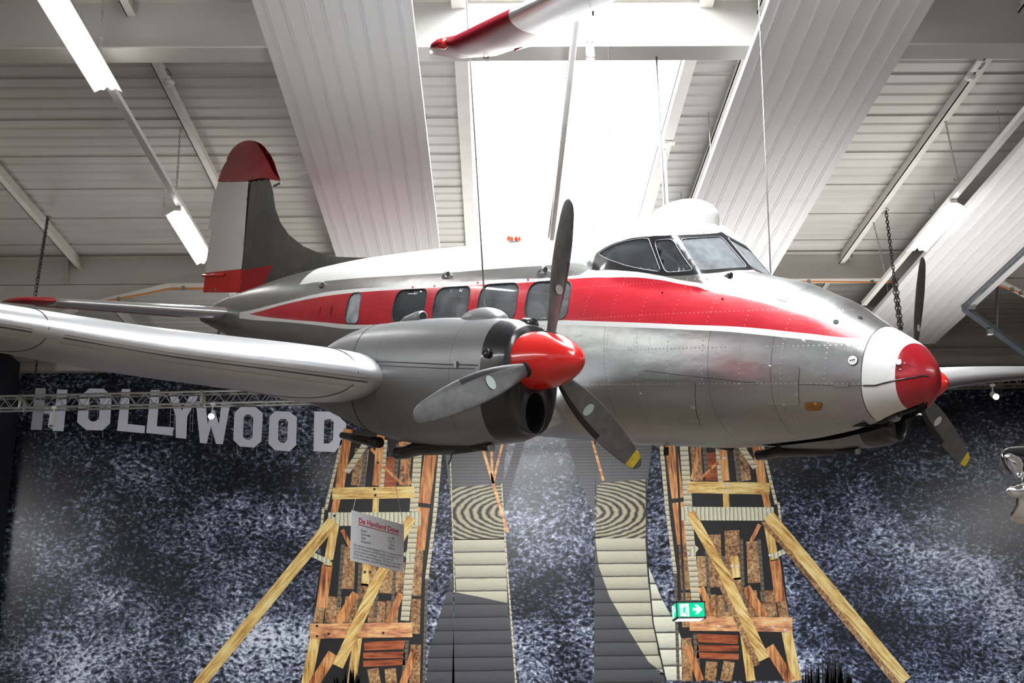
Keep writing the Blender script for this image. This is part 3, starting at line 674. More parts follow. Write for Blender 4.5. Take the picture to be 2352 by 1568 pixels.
def weld(me):
    import bmesh
    b = bmesh.new(); b.from_mesh(me); bmesh.ops.remove_doubles(b, verts=b.verts, dist=2e-4); b.to_mesh(me); b.free()
P3 = surf(vo[:, 0], vo[:, 1]/KV)
mb = MB(); names = ['bare_aluminium', 'white_paint', 'stripe_red', 'black_paint']
def addtri(mb, P, F, m, mats, flip=False):
    used = np.unique(F); idx = -np.ones(len(P), int); idx[used] = np.arange(len(used)); o = len(mb.v); mb.v += [tuple(p) for p in P[used]]
    k = [mb.mi(x) for x in mats]; FF = idx[F]+o
    if flip: FF = FF[:, ::-1]
    mb.f += [tuple(int(i) for i in f) for f in FF]; mb.m += [k[i] for i in m]
addtri(mb, P3, F[~hole], fm[~hole], names)
fus = mb.build('fuselage', plane, smooth=True); weld(fus.data); fus['label'] = 'bare metal body with a red and white stripe'
sel = (~lhole) & (vo[F].mean(1)[:, 0] > 1.25) & (vo[F].mean(1)[:, 0] < 8)
Pin = surf(vo[:, 0], vo[:, 1]/KV, -.035); mb = MB(); addtri(mb, Pin, F[sel], np.zeros(sel.sum(), int), ['cabin_lining'], True)
for s in (8.0, 1.25):
    tt = np.linspace(0, 2*math.pi, 40, endpoint=False); mb.add(surf(np.full(40, s), tt, -.04), [tuple(range(40))], 'cabin_lining')
ln = mb.build('cabin_lining', fus, smooth=False); weld(ln.data)
# window panes, rims
def patch(P, off, m, name, parent, g=1, step=.045, thick=0):
    P = [(a, g*b) for a, b in P]; xs = [p[0] for p in P]; ys = [p[1] for p in P]
    G = [(x, y) for x in np.arange(min(xs), max(xs), step) for y in np.arange(min(ys), max(ys), step)] or [(xs[0], ys[0])]
    v, f, c = cdt(G, [], [], seg_dense(P, .02)); mb = MB(); Q = surf(v[:, 0], v[:, 1]/KV, off); addtri(mb, Q, f, np.zeros(len(f), int), [m])
    if thick:
        Q2 = surf(v[:, 0], v[:, 1]/KV, off-thick); addtri(mb, Q2, f, np.zeros(len(f), int), [m], True)
        D = seg_dense(P, .02); a = surf(np.array([p[0] for p in D]), np.array([p[1] for p in D])/KV, off); b2 = surf(np.array([p[0] for p in D]), np.array([p[1] for p in D])/KV, off-thick); mb.rings([a, b2], m)
    return mb.build(name, parent, smooth=True)
for g in (1, -1):
    for i, P in enumerate(openings):
        gm = 'cabin_glass' if 0 < i < cabin_n else ('dark_glass' if 0 else 'cabin_glass')
        if i == 1: gm = 'cockpit_glass'
        if i == 0: gm = 'frosted_glass' if 'frosted_glass' in MATS else 'cabin_glass'
        if g < 0 and i < cabin_n: gm = 'clear_glass'
        if i in (5, 6): gm = 'cockpit_glass'
        if i == 7: gm = 'windscreen_glass'
        patch(P, -.010, gm, 'cabin_window' if i < cabin_n else ('windscreen_pane' if i == 7 else 'cockpit_window'), fus, g)
        D = seg_dense([(a, g*b) for a, b in P], .03); a = surf(np.array([p[0] for p in D]), np.array([p[1] for p in D])/KV, -.001)
        b2 = surf(np.array([p[0] for p in D]), np.array([p[1] for p in D])/KV, -.036)
        mb = MB(); mb.tube(a, .0055 if i < cabin_n else .0035, 'rubber' if i < cabin_n else 'steel', 6, closed=True); mb.rings([a, b2], 'rubber'); mb.build('window_rim', fus, smooth=True)
# nose cone
def nose():
    HP = math.pi*KV; sv = np.array([.06, .078, .098, .12, .14, .165, .19, .22, .25, .28, .31, .34]); G = [(s, t) for s in sv for t in np.linspace(-HP, HP, 90, endpoint=False)[1:]]
    tb = np.linspace(-HP, HP, 91); dom = [(.05, t) for t in tb[::-1]]+seg_dense([(.05, -HP), (.372, -HP)], .04, False)[1:-1]+[(.372, t) for t in tb]+seg_dense([(.372, HP), (.05, HP)], .04, False)[1:-1]
    tt = np.linspace(-HP+.001, HP-.001, 120); ring = [(.150+.004*math.sin(3*t), t) for t in tt]; ss = np.arange(.08, .371, .02)
    lines = [ring]+[[(s, g*(math.pi-float(bay_half(s)))*KV) for s in ss] for g in (-1, 1)]
    v, f, c = cdt(G, [], lines, dom, .004); s, t = c[:, 0], np.abs(c[:, 1])/KV; h = (t > math.pi-bay_half(s)) & (s > .078)
    m = np.where(s < .15+.004*np.sin(3*c[:, 1]), 1, 0); mb = MB(); P = surf(v[:, 0], v[:, 1]/KV)
    # old dents pressed into the red cap
    DENTS = ((.085, 1.15, .055, .014), (.10, .85, .04, .007), (.12, 1.35, .035, .009), (.06, 1.0, .03, -.004))
    for (ds, dt, r, dep) in DENTS:
        q = surf(np.array([ds]), np.array([dt]))[0]; d = np.linalg.norm((P-q)*np.array([1, 1, 1.6]), axis=1); n = (P-np.array([-.3, 0, 0])); n /= np.linalg.norm(n, axis=1)[:, None]; P = P-n*(dep*np.exp(-(d/r)**2))[:, None]
    addtri(mb, P, f[~h], m[~h], ['white_paint', 'dark_gloss_red']); 
    tr_ = np.linspace(-math.pi, math.pi, 90, endpoint=False)[::-1]; RG = []
    for q in np.linspace(.01, math.sqrt(.05), 14):
        Q = surf(np.full(90, q*q), tr_)
        for (ds, dt, r, dep) in DENTS:
            qq = surf(np.array([ds]), np.array([dt]))[0]; d = np.linalg.norm((Q-qq)*np.array([1, 1, 1.6]), axis=1); n = (Q-np.array([-.3, 0, 0])); n /= np.linalg.norm(n, axis=1)[:, None]; Q = Q-n*(dep*np.exp(-(d/r)**2))[:, None]
        RG.append([tuple(p) for p in Q])
    mb.rings(RG, 'dark_gloss_red', cap0=True); o = mb.build('nose_cone', plane, smooth=True); weld(o.data); o['label'] = 'white nose cone with a dented dark red cap'
    return o
nc = nose()
def line_on(pts, off, r, m, name, parent, closed=False, n=5):
    D = seg_dense(K(pts), .03, closed); a = surf(np.array([p[0] for p in D]), np.array([p[1] for p in D])/KV, off)
    return MB().tube(a, r, m, n, closed=closed).build(name, parent, smooth=True)
line_on([(.357, 1.727), (.275, 1.737), (.139, 1.624), (.06, 1.52), (.012, 1.3)], .0, .006, 'black_paint', 'joint_line', nc)
line_on([(.357, 1.727), (1.1, 1.755), (2.1, 1.74)], -.0015, .003, 'rubber', 'joint_line', fus)
for s, r in ((.372, .0035),): MB().tube(surf(np.full(60, s), np.linspace(-2.6, 2.6, 60), -.0005), r, 'rubber', 5).build('joint_line', nc, smooth=True)
MB().lathe([(0, .0), (.012, 0), (.02, .004), (.02, .012), (0, .014)], 'decal_white', surf(np.array([.14]), np.array([1.12]))[0], (.5, -.7, .3), 8).build('paint_chip', nc)
for st in ((.135, 1.02), (.11, 1.07), (.125, 1.3)): patch([(st[0]+.010*math.cos(a)*random.uniform(.5, 1.3), (st[1]+.035*math.sin(a)*random.uniform(.5, 1.2))*KV) for a in np.linspace(0, 6.28, 9)[:-1]], .003, 'decal_white', 'paint_chip', nc, 1, .01) if 0 else patch([(st[0]+.007*math.cos(a)*random.uniform(.4, 1.3), (st[1]+.022*math.sin(a)*random.uniform(.4, 1.2))*KV) for a in np.linspace(0, 6.28, 9)[:-1]], .003, 'decal_white', 'paint_chip', nc, 1, .01)
# bay under the nose
mb = MB()
mb.box((-1.42, -.17, -.34), (-.45, .17, -.32), 'matt_black')
mb.box((-.45, -.12, -.20), (-.22, .12, -.18), 'matt_black'); mb.box((-.46, -.15, -.34), (-.45, .15, -.2), 'matt_black')
mb.tube([(-.2, -.10, -.22), (-.3, .0, -.27), (-.42, .08, -.30)], .022, 'matt_black'); mb.tube([(-.22, .08, -.2), (-.35, -.08, -.29), (-.8, -.05, -.34)], .02, 'rubber')
mb.tube([(-.2, 0, -.15), (-.5, 0, -.3)], .03, 'rubber'); mb.lathe([(.0, -.03), (.05, -.03), (.05, .03), (0, .03)], 'steel', (-.30, -.05, -.25), (0, 1, 0), 16)
for s, z in ((.5, -.33), (.75, -.375), (1.1, -.42)): mb.box((-s-.006, -.10, z+.03), (-s+.006, .10, z+.06), 'rubber')
mb.build('wheel_bay', plane)
# hatches, lamps and vents on the starboard side
def hatch(P, name, m='bare_aluminium', r=.03, parent=fus, off=.004):
    Q = roundpoly(K(P), r, 4); o = patch(Q, off, m, name, parent, 1, .05, thick=.004)
    D = seg_dense(Q, .03); a = surf(np.array([p[0] for p in D]), np.array([p[1] for p in D])/KV, .0015); MB().tube(a, .0022, 'rubber', 5, closed=True).build('hatch_joint', parent, smooth=True); return o
hatch([(2.126, 1.843), (1.608, 1.80), (1.70, 2.356), (2.248, 2.316)], 'access_hatch')
hatch([(1.10, 1.519), (.789, 1.458), (.816, 2.075), (1.131, 2.05)], 'access_hatch', r=.05)
hatch([(.56, 1.66), (.455, 1.655), (.455, 1.76), (.56, 1.765)], 'access_hatch', r=.015)
hatch([(1.10, .50), (1.03, .50), (1.02, .60), (1.09, .60)], 'access_hatch', r=.01)
hatch([(.774, 2.029), (.649, 2.041), (.675, 2.175), (.788, 2.165)], 'side_lamp', 'amber_glass', .03)
def disc(s, t, r, m, name, parent=fus, off=.004, th=.004, k=20):
    p = surf(np.array([s]), np.array([t]), off)[0]; e = surf(np.array([s+.02, s]), np.array([t, t+.03]), off); nrm = np.cross(e[0]-p, e[1]-p); nrm /= np.linalg.norm(nrm)
    c = np.array([-s, 0, float(hull_tab(s)[3])]); nrm = nrm if np.dot(nrm, p-c) > 0 else -nrm
    return MB().lathe([(0, 0), (r, 0), (r, th), (0, th+.0005)][::-1], m, p-nrm*th*.5, nrm, k).build(name, parent, angle=40), p, nrm
d1, p, nrm = disc(.433, 1.214, .037, 'rubber', 'service_port'); disc(.433, 1.214, .033, 'white_paint', 'port_cap', off=.008)
for dx in (-.012, 0, .012): disc(.433+dx, 1.214+dx*1.2, .0045, 'matt_black', 'port_socket', off=.013, k=8)
def scoop(s, t, l, r, m='bare_aluminium', hole='matt_black', parent=fus, name='air_scoop', yaw=(1, 0, 0)):
    p = surf(np.array([s]), np.array([t]))[0]; c = np.array([-s, 0, float(hull_tab(s)[3])]); n = (p-c)/np.linalg.norm(p-c); f = np.array(yaw, float)
    mb = MB(); mb.tube([p-f*l-n*r*.8, p-f*l*.5+n*r*.1, p+n*r*.75, p+f*r*.5+n*r*.8], [r*.3, r*.9, r*1.0, r*.95], m, 12); a = MB()
    a.lathe([(0, 0), (r*.72, 0), (r*.72, .003), (0, .003)], hole, p+f*(r*.5+.001)+n*r*.8, f, 12)
    o = mb.build(name, parent, smooth=True); a.build('scoop_opening', parent); return o
scoop(4.866, .863, .12, .034); scoop(3.45, .80, .14, .036); scoop(7.47, .903, .09, .032); scoop(1.60, .42, .10, .022, 'black_paint')
for s, t in ((2.043, .867), (1.50, .79), (5.4, 1.0), (5.02, .99), (4.33, .96), (3.62, .91)): disc(s, t, .009, 'stripe_red', 'marker_stud', off=.006, th=.012, k=10)
for s in (7.35, 7.05): hatch([(s+.012, 1.27), (s-.012, 1.27), (s-.012, 1.38), (s+.012, 1.38)], 'door_handle', 'stripe_red', .005, off=.016)
disc(.52, .30, .016, 'matt_black', 'vent_hole'); disc(.62, .62, .02, 'matt_black', 'vent_hole')
for s, t in ((1.49, 2.2),(1.02, 2.12), (.93, 2.12)): disc(s, t, .014, 'steel', 'catch', k=8)
for s, z in ((1.35, -.50), (2.55, -.56)):
    MB().box((-s-.02, -.03, z-.05), (-s+.02, -.01, z+.02), 'black_paint').build('drain_mast', fus)
# astrodome fairing on the cockpit roof
mb = MB(); R = []
for th in [-.9]+list(np.linspace(0, math.pi/2, 12)):
    r = []
    for a in np.linspace(0, 2*math.pi, 28, endpoint=False):
        cx = .30 if math.cos(a) > 0 else .42
        r.append((-2.36+cx*math.cos(a)*math.cos(max(th, 0)), .21*math.sin(a)*math.cos(max(th, 0)), 1.34+(.175 if th > 0 else .12)*math.sin(th)))
    R.append(r)
mb.rings(R, 'white_paint', cap1=True); mb.build('roof_fairing', plane, smooth=True)
line_on([(2.0, .16), (2.2, .20), (2.5, .22), (2.75, .18)], .0, .004, 'steel', 'fairing_flange', fus)
# red rotating beacons on the roof
bc = MB().lathe([(0, 0), (.045, 0), (.045, .035), (.0, .04)], 'steel', (-4.72, 0, 1.36), (0, 0, 1), 16).build('beacon_base', plane)
for y in (-.028, .028): MB().lathe([(.03, 0), (.033, .02), (.026, .045), (0, .056)], 'red_lamp', (-4.72+y*.6, y*1.2, 1.395), (0, 0, 1), 14).build('beacon_lamp', bc, smooth=True)
MB().tube([(-3.33, -.12, 1.26), (-3.42, -.12, 1.36)], .006, 'matt_black', 5).build('aerial', plane)
# cockpit seats and bulkhead seen through the glass
mb = MB()
tt = np.linspace(0, 2*math.pi, 48, endpoint=False); mb.add(surf(np.full(48, 2.98), tt, -.05), [tuple(range(48))], 'cabin_lining')
mb.build('bulkhead', plane)
for y in (-.32, .32):
    mb = MB(); mb.lathe([(0, -.05), (.12, -.045), (.14, 0), (.12, .045), (0, .05)], 'rubber', (-2.25, y, .92), (1, 0, .15), 18); mb.box((-2.36, y-.2, .2), (-2.28, y+.2, .80), 'rubber'); mb.build('pilot_seat', plane, smooth=False)
mb = MB(); mb.tube([(-1.74, y*1., .74+.02*math.cos(y*9)) for y in np.linspace(-.45, .45, 12)], .05, 'rubber', 8); mb.build('instrument_cowl', plane, smooth=True)
# ---------------- wings
def foil(n=18):
    x = (1-np.cos(np.linspace(0, math.pi, n)))/2; th = 5*(.2969*np.sqrt(x)-.126*x-.3516*x**2+.2843*x**3-.1036*x**4); return x, th
def wing_loft(stations, m, seam=None, g=1, tipround=None, n=22):
    """stations: (y, s_le, chord, thickness, z_mid, twist)"""
    x, th = foil(n); R = []
    for y, sl, c, t, z, tw in stations:
        up = [(sl+c*a, z+t*b+.012*c*math.sin(math.pi*a)-tw*c*a) for a, b in zip(x, th)]; lo = [(sl+c*a, z-t*b*.92+.012*c*math.sin(math.pi*a)-tw*c*a) for a, b in zip(x, th)]
        R.append([(-s, g*y, q) for s, q in up[::-1]]+[(-s, g*y, q) for s, q in lo[1:-1]])
    return R
def interp_st(T, ys):
    T = np.array(T); return [[y]+[float(pinterp(y, T[:, 0], T[:, k])) for k in range(1, T.shape[1])] for y in ys]
WT = [(.45, 3.22, 3.0, .46, -.30, .02), (1.3, 3.20, 2.9, .45, -.20, .02), (2.1, 3.19, 2.78, .44, -.085, .02), (2.45, 3.18, 2.7, .43, -.04, .02), (4.05, 3.24, 2.42, .36, .075, .014), (5.2, 3.32, 2.17, .29, .205, .010), (6.5, 3.42, 1.85, .225, .33, .010), (7.9, 3.55, 1.5, .17, .43, .01), (8.4, 3.66, 1.2, .12, .47, .01), (8.6, 3.85, .8, .06, .49, .01), (8.68, 4.1, .4, .02, .49, .0)]
for g in (-1, 1):
    ys = list(np.linspace(.45, 7.9, 40))+[8.1, 8.25, 8.4, 8.5, 8.6, 8.65, 8.68]
    R = wing_loft(interp_st(WT, ys), 'wing_aluminium', g=g); mb = MB().rings(R, 'wing_aluminium', cap0=True, cap1=True)
    w = mb.build('wing', plane, smooth=True)
    # leading-edge strips and joints
    st = interp_st(WT, [2.52, 3.2, 4., 4.78]); st2 = interp_st(WT, [4.98, 5.8, 6.6, 7.4]); x, th = foil(60)
    def on_foil(s4, frac, lower, off=.002):
        y, sl, c, t, z, tw = s4; tq = np.interp(frac, x, th); return (-(sl+c*frac)+off*.3, g*y, z+(-t*tq*.92-off if lower else t*tq+off)+.012*c*math.sin(math.pi*frac)-tw*c*frac)
    for grp in (st, st2):
        for fr, low in ((.003, 1), (.011, 1), (.035, 1)): MB().tube([on_foil(q, fr, low) for q in grp], .0014 if fr != .011 else .0028, 'rubber' if fr != .035 else 'steel', 4).build('leading_edge_strip', w)
    for yj in (2.62, 4.88):
        q = interp_st(WT, [yj])[0]; P = [on_foil(q, f, 0, .0015) for f in np.linspace(.5, 0, 24)]+[on_foil(q, f, 1, .0015) for f in np.linspace(0, .8, 30)]; MB().tube(P, .003, 'rubber', 4).build('wing_joint', w)
# ---------------- nacelles
NS = [1.80, 1.85, 1.93, 2.03, 2.2, 2.4, 2.8, 3.2, 3.6, 3.9, 4.2, 4.5, 4.9, 5.3, 5.7]
NT = [.30, .325, .345, .36, .375, .385, .405, .41, .40, .375, .31, .22, .12, .04, 0]
NB = [-.44, -.475, -.50, -.515, -.53, -.545, -.555, -.545, -.50, -.44, -.37, -.30, -.23, -.16, -.1]
NW = [.235, .25, .265, .275, .29, .305, .33, .34, .34, .32, .30, .26, .19, .11, .02]
def nac_ring(s, yc, k=44, off=0., angs=None):
    T, B2, Wd = [float(pinterp(s, NS, q)) for q in (NT, NB, NW)]; zc = (T+B2)/2+.02; R = []
    for a in (np.linspace(0, 2*math.pi, k, endpoint=False) if angs is None else angs):
        ca, sa = math.cos(a), math.sin(a); h = T-zc if ca > 0 else zc-B2; e = 2.5
        r = ((abs(sa)/Wd)**e+(abs(ca)/h)**e)**(-1/e)+off; R.append((-s, yc-r*sa, zc+r*ca))
    return R
for g in (-1, 1):
    yc = g*2.0636; nb = MB()
    ss = list(np.linspace(2.03, 3.0, 14))+list(np.linspace(3.1, 5.7, 24)); nb.rings([nac_ring(s, yc) for s in ss], 'nacelle_paint', cap1=True)
    nac = nb.build('engine_nacelle', plane, smooth=True)
    fb = MB(); k = 44; ov = lambda s, ry, rz, z=-.30: [(-s, yc-ry*math.sin(a), z+rz*math.cos(a)) for a in np.linspace(0, 2*math.pi, k, endpoint=False)]
    r0 = [nac_ring(s, yc) for s in (2.03, 1.98, 1.93, 1.88, 1.85, 1.82, 1.80)]; last = np.array(r0[-1]); o1 = np.array(ov(1.745, .10, .155)); mid = [tuple(last*(1-t)+o1*t+np.array([.02*math.sin(math.pi*t), 0, 0])) for t in (.3, .6, .85)]
    mids = []
    for t in (.25, .5, .75): mids.append([tuple(p) for p in last*(1-t)+o1*t+np.array([.025*math.sin(math.pi*t), 0, 0])])
    fb.rings(r0+mids+[ov(1.745, .10, .155), ov(1.738, .092, .147), ov(1.745, .084, .138), ov(1.80, .08, .132), ov(2.0, .07, .12)], 'black_paint', cap1=True)
    cw = fb.build('engine_cowl', nac, smooth=True); cw['label'] = 'black front cowl with an oval intake'
    MB().lathe([(.03, 0), (.034, .01), (.03, .02), (.0, .02)], 'black_paint', (-1.96, yc-.262, .10), (.25, -1, .1), 14).build('cowl_stud', cw, smooth=True)
    MB().tube([(-2.02, yc+.03, .29), (-1.93, yc+.03, .31), (-1.84, yc+.03, .30)], [.02, .055, .06], 'black_paint', 14).build('upper_intake', cw, smooth=True); MB().lathe([(0, 0), (.05, 0), (.05, .002), (0, .002)], 'matt_black', (-1.8395, yc+.03, .30), (1, 0, 0), 14).build('intake_opening', cw)
    # upper blister, scoop, hinge line, latches
    b2 = MB(); R = []
    for th in np.linspace(0, math.pi/2, 8): R.append([(-2.36+(.26 if math.cos(a) < 0 else .24)*math.cos(a)*math.cos(th), yc+.13*math.sin(a)*math.cos(th), .355+.105*math.sin(th)) for a in np.linspace(0, 2*math.pi, 24, endpoint=False)])
    b2.rings(R, 'nacelle_paint', cap1=True); b2.build('cowl_blister', nac, smooth=True)
    b3 = MB(); b3.tube([(-3.42, yc-.06, .38), (-3.30, yc-.06, .405), (-3.15, yc-.06, .425), (-3.08, yc-.06, .43)], [.015, .038, .046, .044], 'nacelle_paint', 12); b3.build('air_scoop', nac, smooth=True)
    MB().lathe([(0, 0), (.033, 0), (.033, .003), (0, .003)], 'matt_black', (-3.079, yc-.06, .43), (1, 0, 0), 12).build('scoop_opening', nac)
    def nl(s, a, off=.0015):
        return nac_ring(s, yc, 1, off, [math.radians(a)])[0]
    aa = 74 if g < 0 else 286
    MB().tube([nl(s, aa+(-3 if g < 0 else 3)*(s-2.1)) for s in np.linspace(2.05, 3.75, 20)], .0035, 'rubber', 4).build('cowl_joint', nac); aa2 = 79 if g < 0 else 281
    MB().tube([nl(s, aa2+(-3 if g < 0 else 3)*(s-2.1)) for s in np.linspace(2.08, 3.6, 20)], .0025, 'rubber', 4).build('cowl_joint', nac)
    for s in (3.66,): MB().tube([nl(s, a) for a in range(0, 360, 6)], .0025, 'rubber', 4, closed=True).build('cowl_joint', nac)
    for s in (2.28, 3.42):
        p = nl(s, aa+(-3 if g < 0 else 3)*(s-2.1), .006); MB().box((p[0]-.014, p[1]-.008, p[2]-.02), (p[0]+.014, p[1]+.008, p[2]+.022), 'steel').build('latch', nac)
    # exhausts under the nacelle
    e = MB(); e.tube([(-2.35, yc, -.52), (-2.7, yc, -.56), (-3.15, yc+.02*g, -.58), (-3.3, yc+.03*g, -.62), (-3.42, yc+.03*g, -.63)], [.055, .06, .058, .05, .052], 'black_paint', 14)
    e.build('exhaust_pipe', nac, smooth=True)
    e = MB(); e.tube([(-2.42, yc-.02, -.54), (-2.25, yc-.05, -.545), (-2.16, yc-.07, -.55)], [.04, .03, .026], 'rubber', 12); e.lathe([(.018, 0), (.027, 0), (.027, .03), (.018, .03)], 'steel', (-2.16, yc-.07, -.55), (1, -.3, 0), 12); e.build('exhaust_pipe', nac, smooth=True)
    e = MB(); R = [(-3.72, yc-.02, -.555), (-3.85, yc-.01, -.55), (-4.1, yc, -.53), (-4.35, yc, -.51)]; e.tube(R, [.045, .043, .036, .028], 'black_paint', 14); e.lathe([(0, 0), (.038, 0), (.038, .004), (0, .004)], 'matt_black', (-3.715, yc-.02, -.556), (1, 0, 0), 12); e.build('exhaust_pipe', nac, smooth=True)
    # dark opening between nacelle and wing
# ---------------- propellers
def blade(yc, ang, yellow, root):
    R0 = [.14, .2, .28, .37, .46, .56, .66, .76, .86, .95, 1.03, 1.09, 1.125, 1.143]; CH = [.07, .095, .135, .17, .195, .21, .212, .205, .19, .168, .145, .115, .075, .02]
    TK = [.07, .06, .045, .035, .028, .022, .018, .015, .013, .011, .009, .008, .007, .004]; PT = [34, 30, 27, 24, 21, 18, 16, 14, 12, 11, 10, 9, 8, 8]
    rr = np.concatenate([np.linspace(.14, 1.0, 22), np.linspace(1.03, 1.143, 9)]); e = np.array([0, -math.sin(ang), math.cos(ang)]); tg = np.array([0, math.cos(ang), math.sin(ang)]); ax = np.array([1., 0, 0]); o = np.array([-1.6415, yc, .0573])
    mb = MB(); R = []; k = 20
    for r in rr:
        c, t, p = [float(pinterp(r, R0, q)) for q in (CH, TK, PT)]; p = math.radians(p); cd = tg*math.cos(p)-ax*math.sin(p); nd = np.cross(e, cd)
        R.append([o+e*r+cd*(c/2*math.cos(a)+c*.06)+nd*(t/2*math.sin(a)*(1+.35*math.cos(a))) for a in np.linspace(0, 2*math.pi, k, endpoint=False)])
    V = [p for q in R for p in q]; o0 = 0
    for i in range(len(R)-1):
        for j in range(k):
            a = (j+.5)/k*2*math.pi; m = 'blade_boot' if (math.cos(a) > .58 and rr[i] < .70) else ('yellow_paint' if (yellow and rr[i] > 1.02 and rr[i] < 1.10) else 'blade_grey')
            mb.f.append((i*k+j, i*k+(j+1) % k, (i+1)*k+(j+1) % k, (i+1)*k+j)); mb.m.append(mb.mi(m))
    mb.v = [tuple(p) for p in V]; mb.f.append(tuple((len(R)-1)*k+j for j in range(k))); mb.m.append(mb.mi('blade_grey'))
    b = mb.build('blade', root, smooth=True)
    # oval transfer on the face
    r = .50; c, t, p = [float(pinterp(r, R0, q)) for q in (CH, TK, PT)]; p = math.radians(p); cd = tg*math.cos(p)-ax*math.sin(p); nd = np.cross(e, cd); nd = nd if nd[0] > 0 else -nd
    return b, [o+e*(r+.032*math.cos(a))+cd*(.05*math.sin(a)+c*.06)+nd*(t*.62+.001) for a in np.linspace(0, 2*math.pi, 20, endpoint=False)]
SGN = 1
for g, ph in ((-1, -.1501), (1, -.1451)):
    yc = g*2.0636; pr = bpy.data.objects.new('propeller', None); scene.collection.objects.link(pr); pr.parent = plane; pr.empty_display_size = .1
    MB().lathe([(.0, -.215), (.192, -.215), (.199, -.2), (.203, -.12), (.200, -.03), (.188, .06), (.165, .15), (.132, .23), (.095, .295), (.062, .335), (.035, .357), (0, .3649)], 'gloss_red', (-1.6415, yc, .0573), (1, 0, 0), 40).build('spinner', pr, smooth=True)
    for kk in range(3):
        a = ph+kk*2*math.pi/3; b, ov2 = blade(yc, a, kk == 2, pr); MB().prism(ov2, (-.001, 0, 0), 'decal_blue_grey' if g < 0 else 'decal_white').build('blade_label', pr)
        e = np.array([0, -math.sin(a), math.cos(a)]); MB().lathe([(.052, .15), (.055, .19), (.045, .20)], 'matt_black', (-1.6415, yc, .0573), e, 16).build('blade_cuff', pr, smooth=True)
# ---------------- fin, rudder, tailplane
def plate_part(outline, tf, mats, name, parent, cls=None, lines=(), step=.06):
    """symmetric panel standing in the s-z plane; tf gives half thickness"""
    xs = [p[0] for p in outline]; ys = [p[1] for p in outline]; D = seg_dense(outline, .03)
    G = [(x, y) for x in np.arange(min(xs)+.01, max(xs), step) for y in np.arange(min(ys)+.01, max(ys), step)]
    v, f, c = cdt(G, [], [seg_dense(l, .03, False) for l in lines], D, .02); h = tf(v[:, 0], v[:, 1]); m = cls(c) if cls else np.zeros(len(f), int); mb = MB()
    for g in (1, -1): addtri(mb, np.stack([-v[:, 0], g*h, v[:, 1]], 1), f, m, mats, g > 0)
    o = mb.build(name, parent, smooth=True); weld(o.data); return o
FLE = [(10.0, 2.735), (9.92, 2.62), (9.86, 2.5), (9.79, 2.32), (9.64, 2.12), (9.4, 1.94), (9.02, 1.76), (8.59, 1.63), (8.18, 1.55), (7.36, 1.465)]
fz = [q[1] for q in FLE[::-1]]; fs = [q[0] for q in FLE[::-1]]
def fin_t(s, z):
    le = pinterp(z, fz, fs); d = np.clip((s-le)/(10.6-le+1e-6), 0, 1); w = .075*np.clip((z-1.2)/1.6*-.35+1, .5, 1); return np.sqrt(np.clip(d, 0, 1))*w*(1-.15*d)+.0005
def fin_cls(c):
    return ((c[:, 1] < 1.575) & (c[:, 0] > 9.73+(1.56-c[:, 1])*.8)).astype(int)
fin = plate_part(FLE+[(7.36, 1.38), (9.0, 1.30), (10.0, 1.2), (10.63, 1.2), (10.6, 1.59), (10.55, 1.89), (10.48, 2.76)], fin_t, ['tail_aluminium', 'dark_gloss_red'], 'tail_fin', plane, fin_cls, lines=[[(10.6, 1.575), (9.72, 1.575)], [(9.72, 1.575), (9.99, 1.25)]])
def cap_t(s, z):
    d = np.clip((s-9.7)/.5, 0, 1); e = np.clip((11.55-s)/1.0, 0, 1); q = np.clip((3.36-z)/.35, 0, 1); return .06*np.sqrt(d)*(e*.6+.4)*np.sqrt(q)+.001
plate_part([(9.68, 2.66), (9.84, 2.81), (9.97, 2.97), (10.1, 3.09), (10.23, 3.19), (10.36, 3.27), (10.5, 3.32), (10.65, 3.35), (10.8, 3.365), (10.95, 3.36), (11.1, 3.31), (11.2, 3.25), (11.26, 3.20), (11.26, 3.15), (11.33, 3.12), (11.4, 3.06), (11.53, 2.90), (11.0, 2.83), (10.48, 2.765), (10.2, 2.76), (10.0, 2.735)], cap_t, ['dark_gloss_red'], 'fin_tip', fin)
rud = plate_part([(10.485, 2.76), (11.0, 2.825), (11.53, 2.895), (11.69, 2.69), (11.84, 2.28), (11.70, 2.25), (11.85, 1.85), (11.92, 1.37), (10.635, 1.29), (10.605, 1.59), (10.555, 1.89)], lambda s, z: np.clip(.055*(11.95-s)/1.3, .004, .06), ['white_paint', 'gloss_red'], 'rudder', fin, lambda c: (c[:, 1] < 1.595+(c[:, 0]-10.6)*.04).astype(int), lines=[[(10.605, 1.595), (11.89, 1.647)]])
MB().tube([(-11.86, -.05, 1.60), (-11.15, -.05, 1.565)], .018, 'gloss_red', 8).build('trim_rod', rud, smooth=True)
MB().tube([(-9.86, -.0, 2.62), (-9.66, 0, 2.64)], .016, 'steel', 6).build('aerial_mount', fin)
TT = [(.05, 10.52, 1.25, .16, 1.0, 0), (1.2, 10.68, 1.08, .13, 1.0, 0), (2.4, 10.84, .88, .095, .995, 0), (2.72, 10.95, .68, .07, .993, 0), (2.86, 11.1, .42, .035, .99, 0), (2.89, 11.2, .2, .01, .99, 0)]
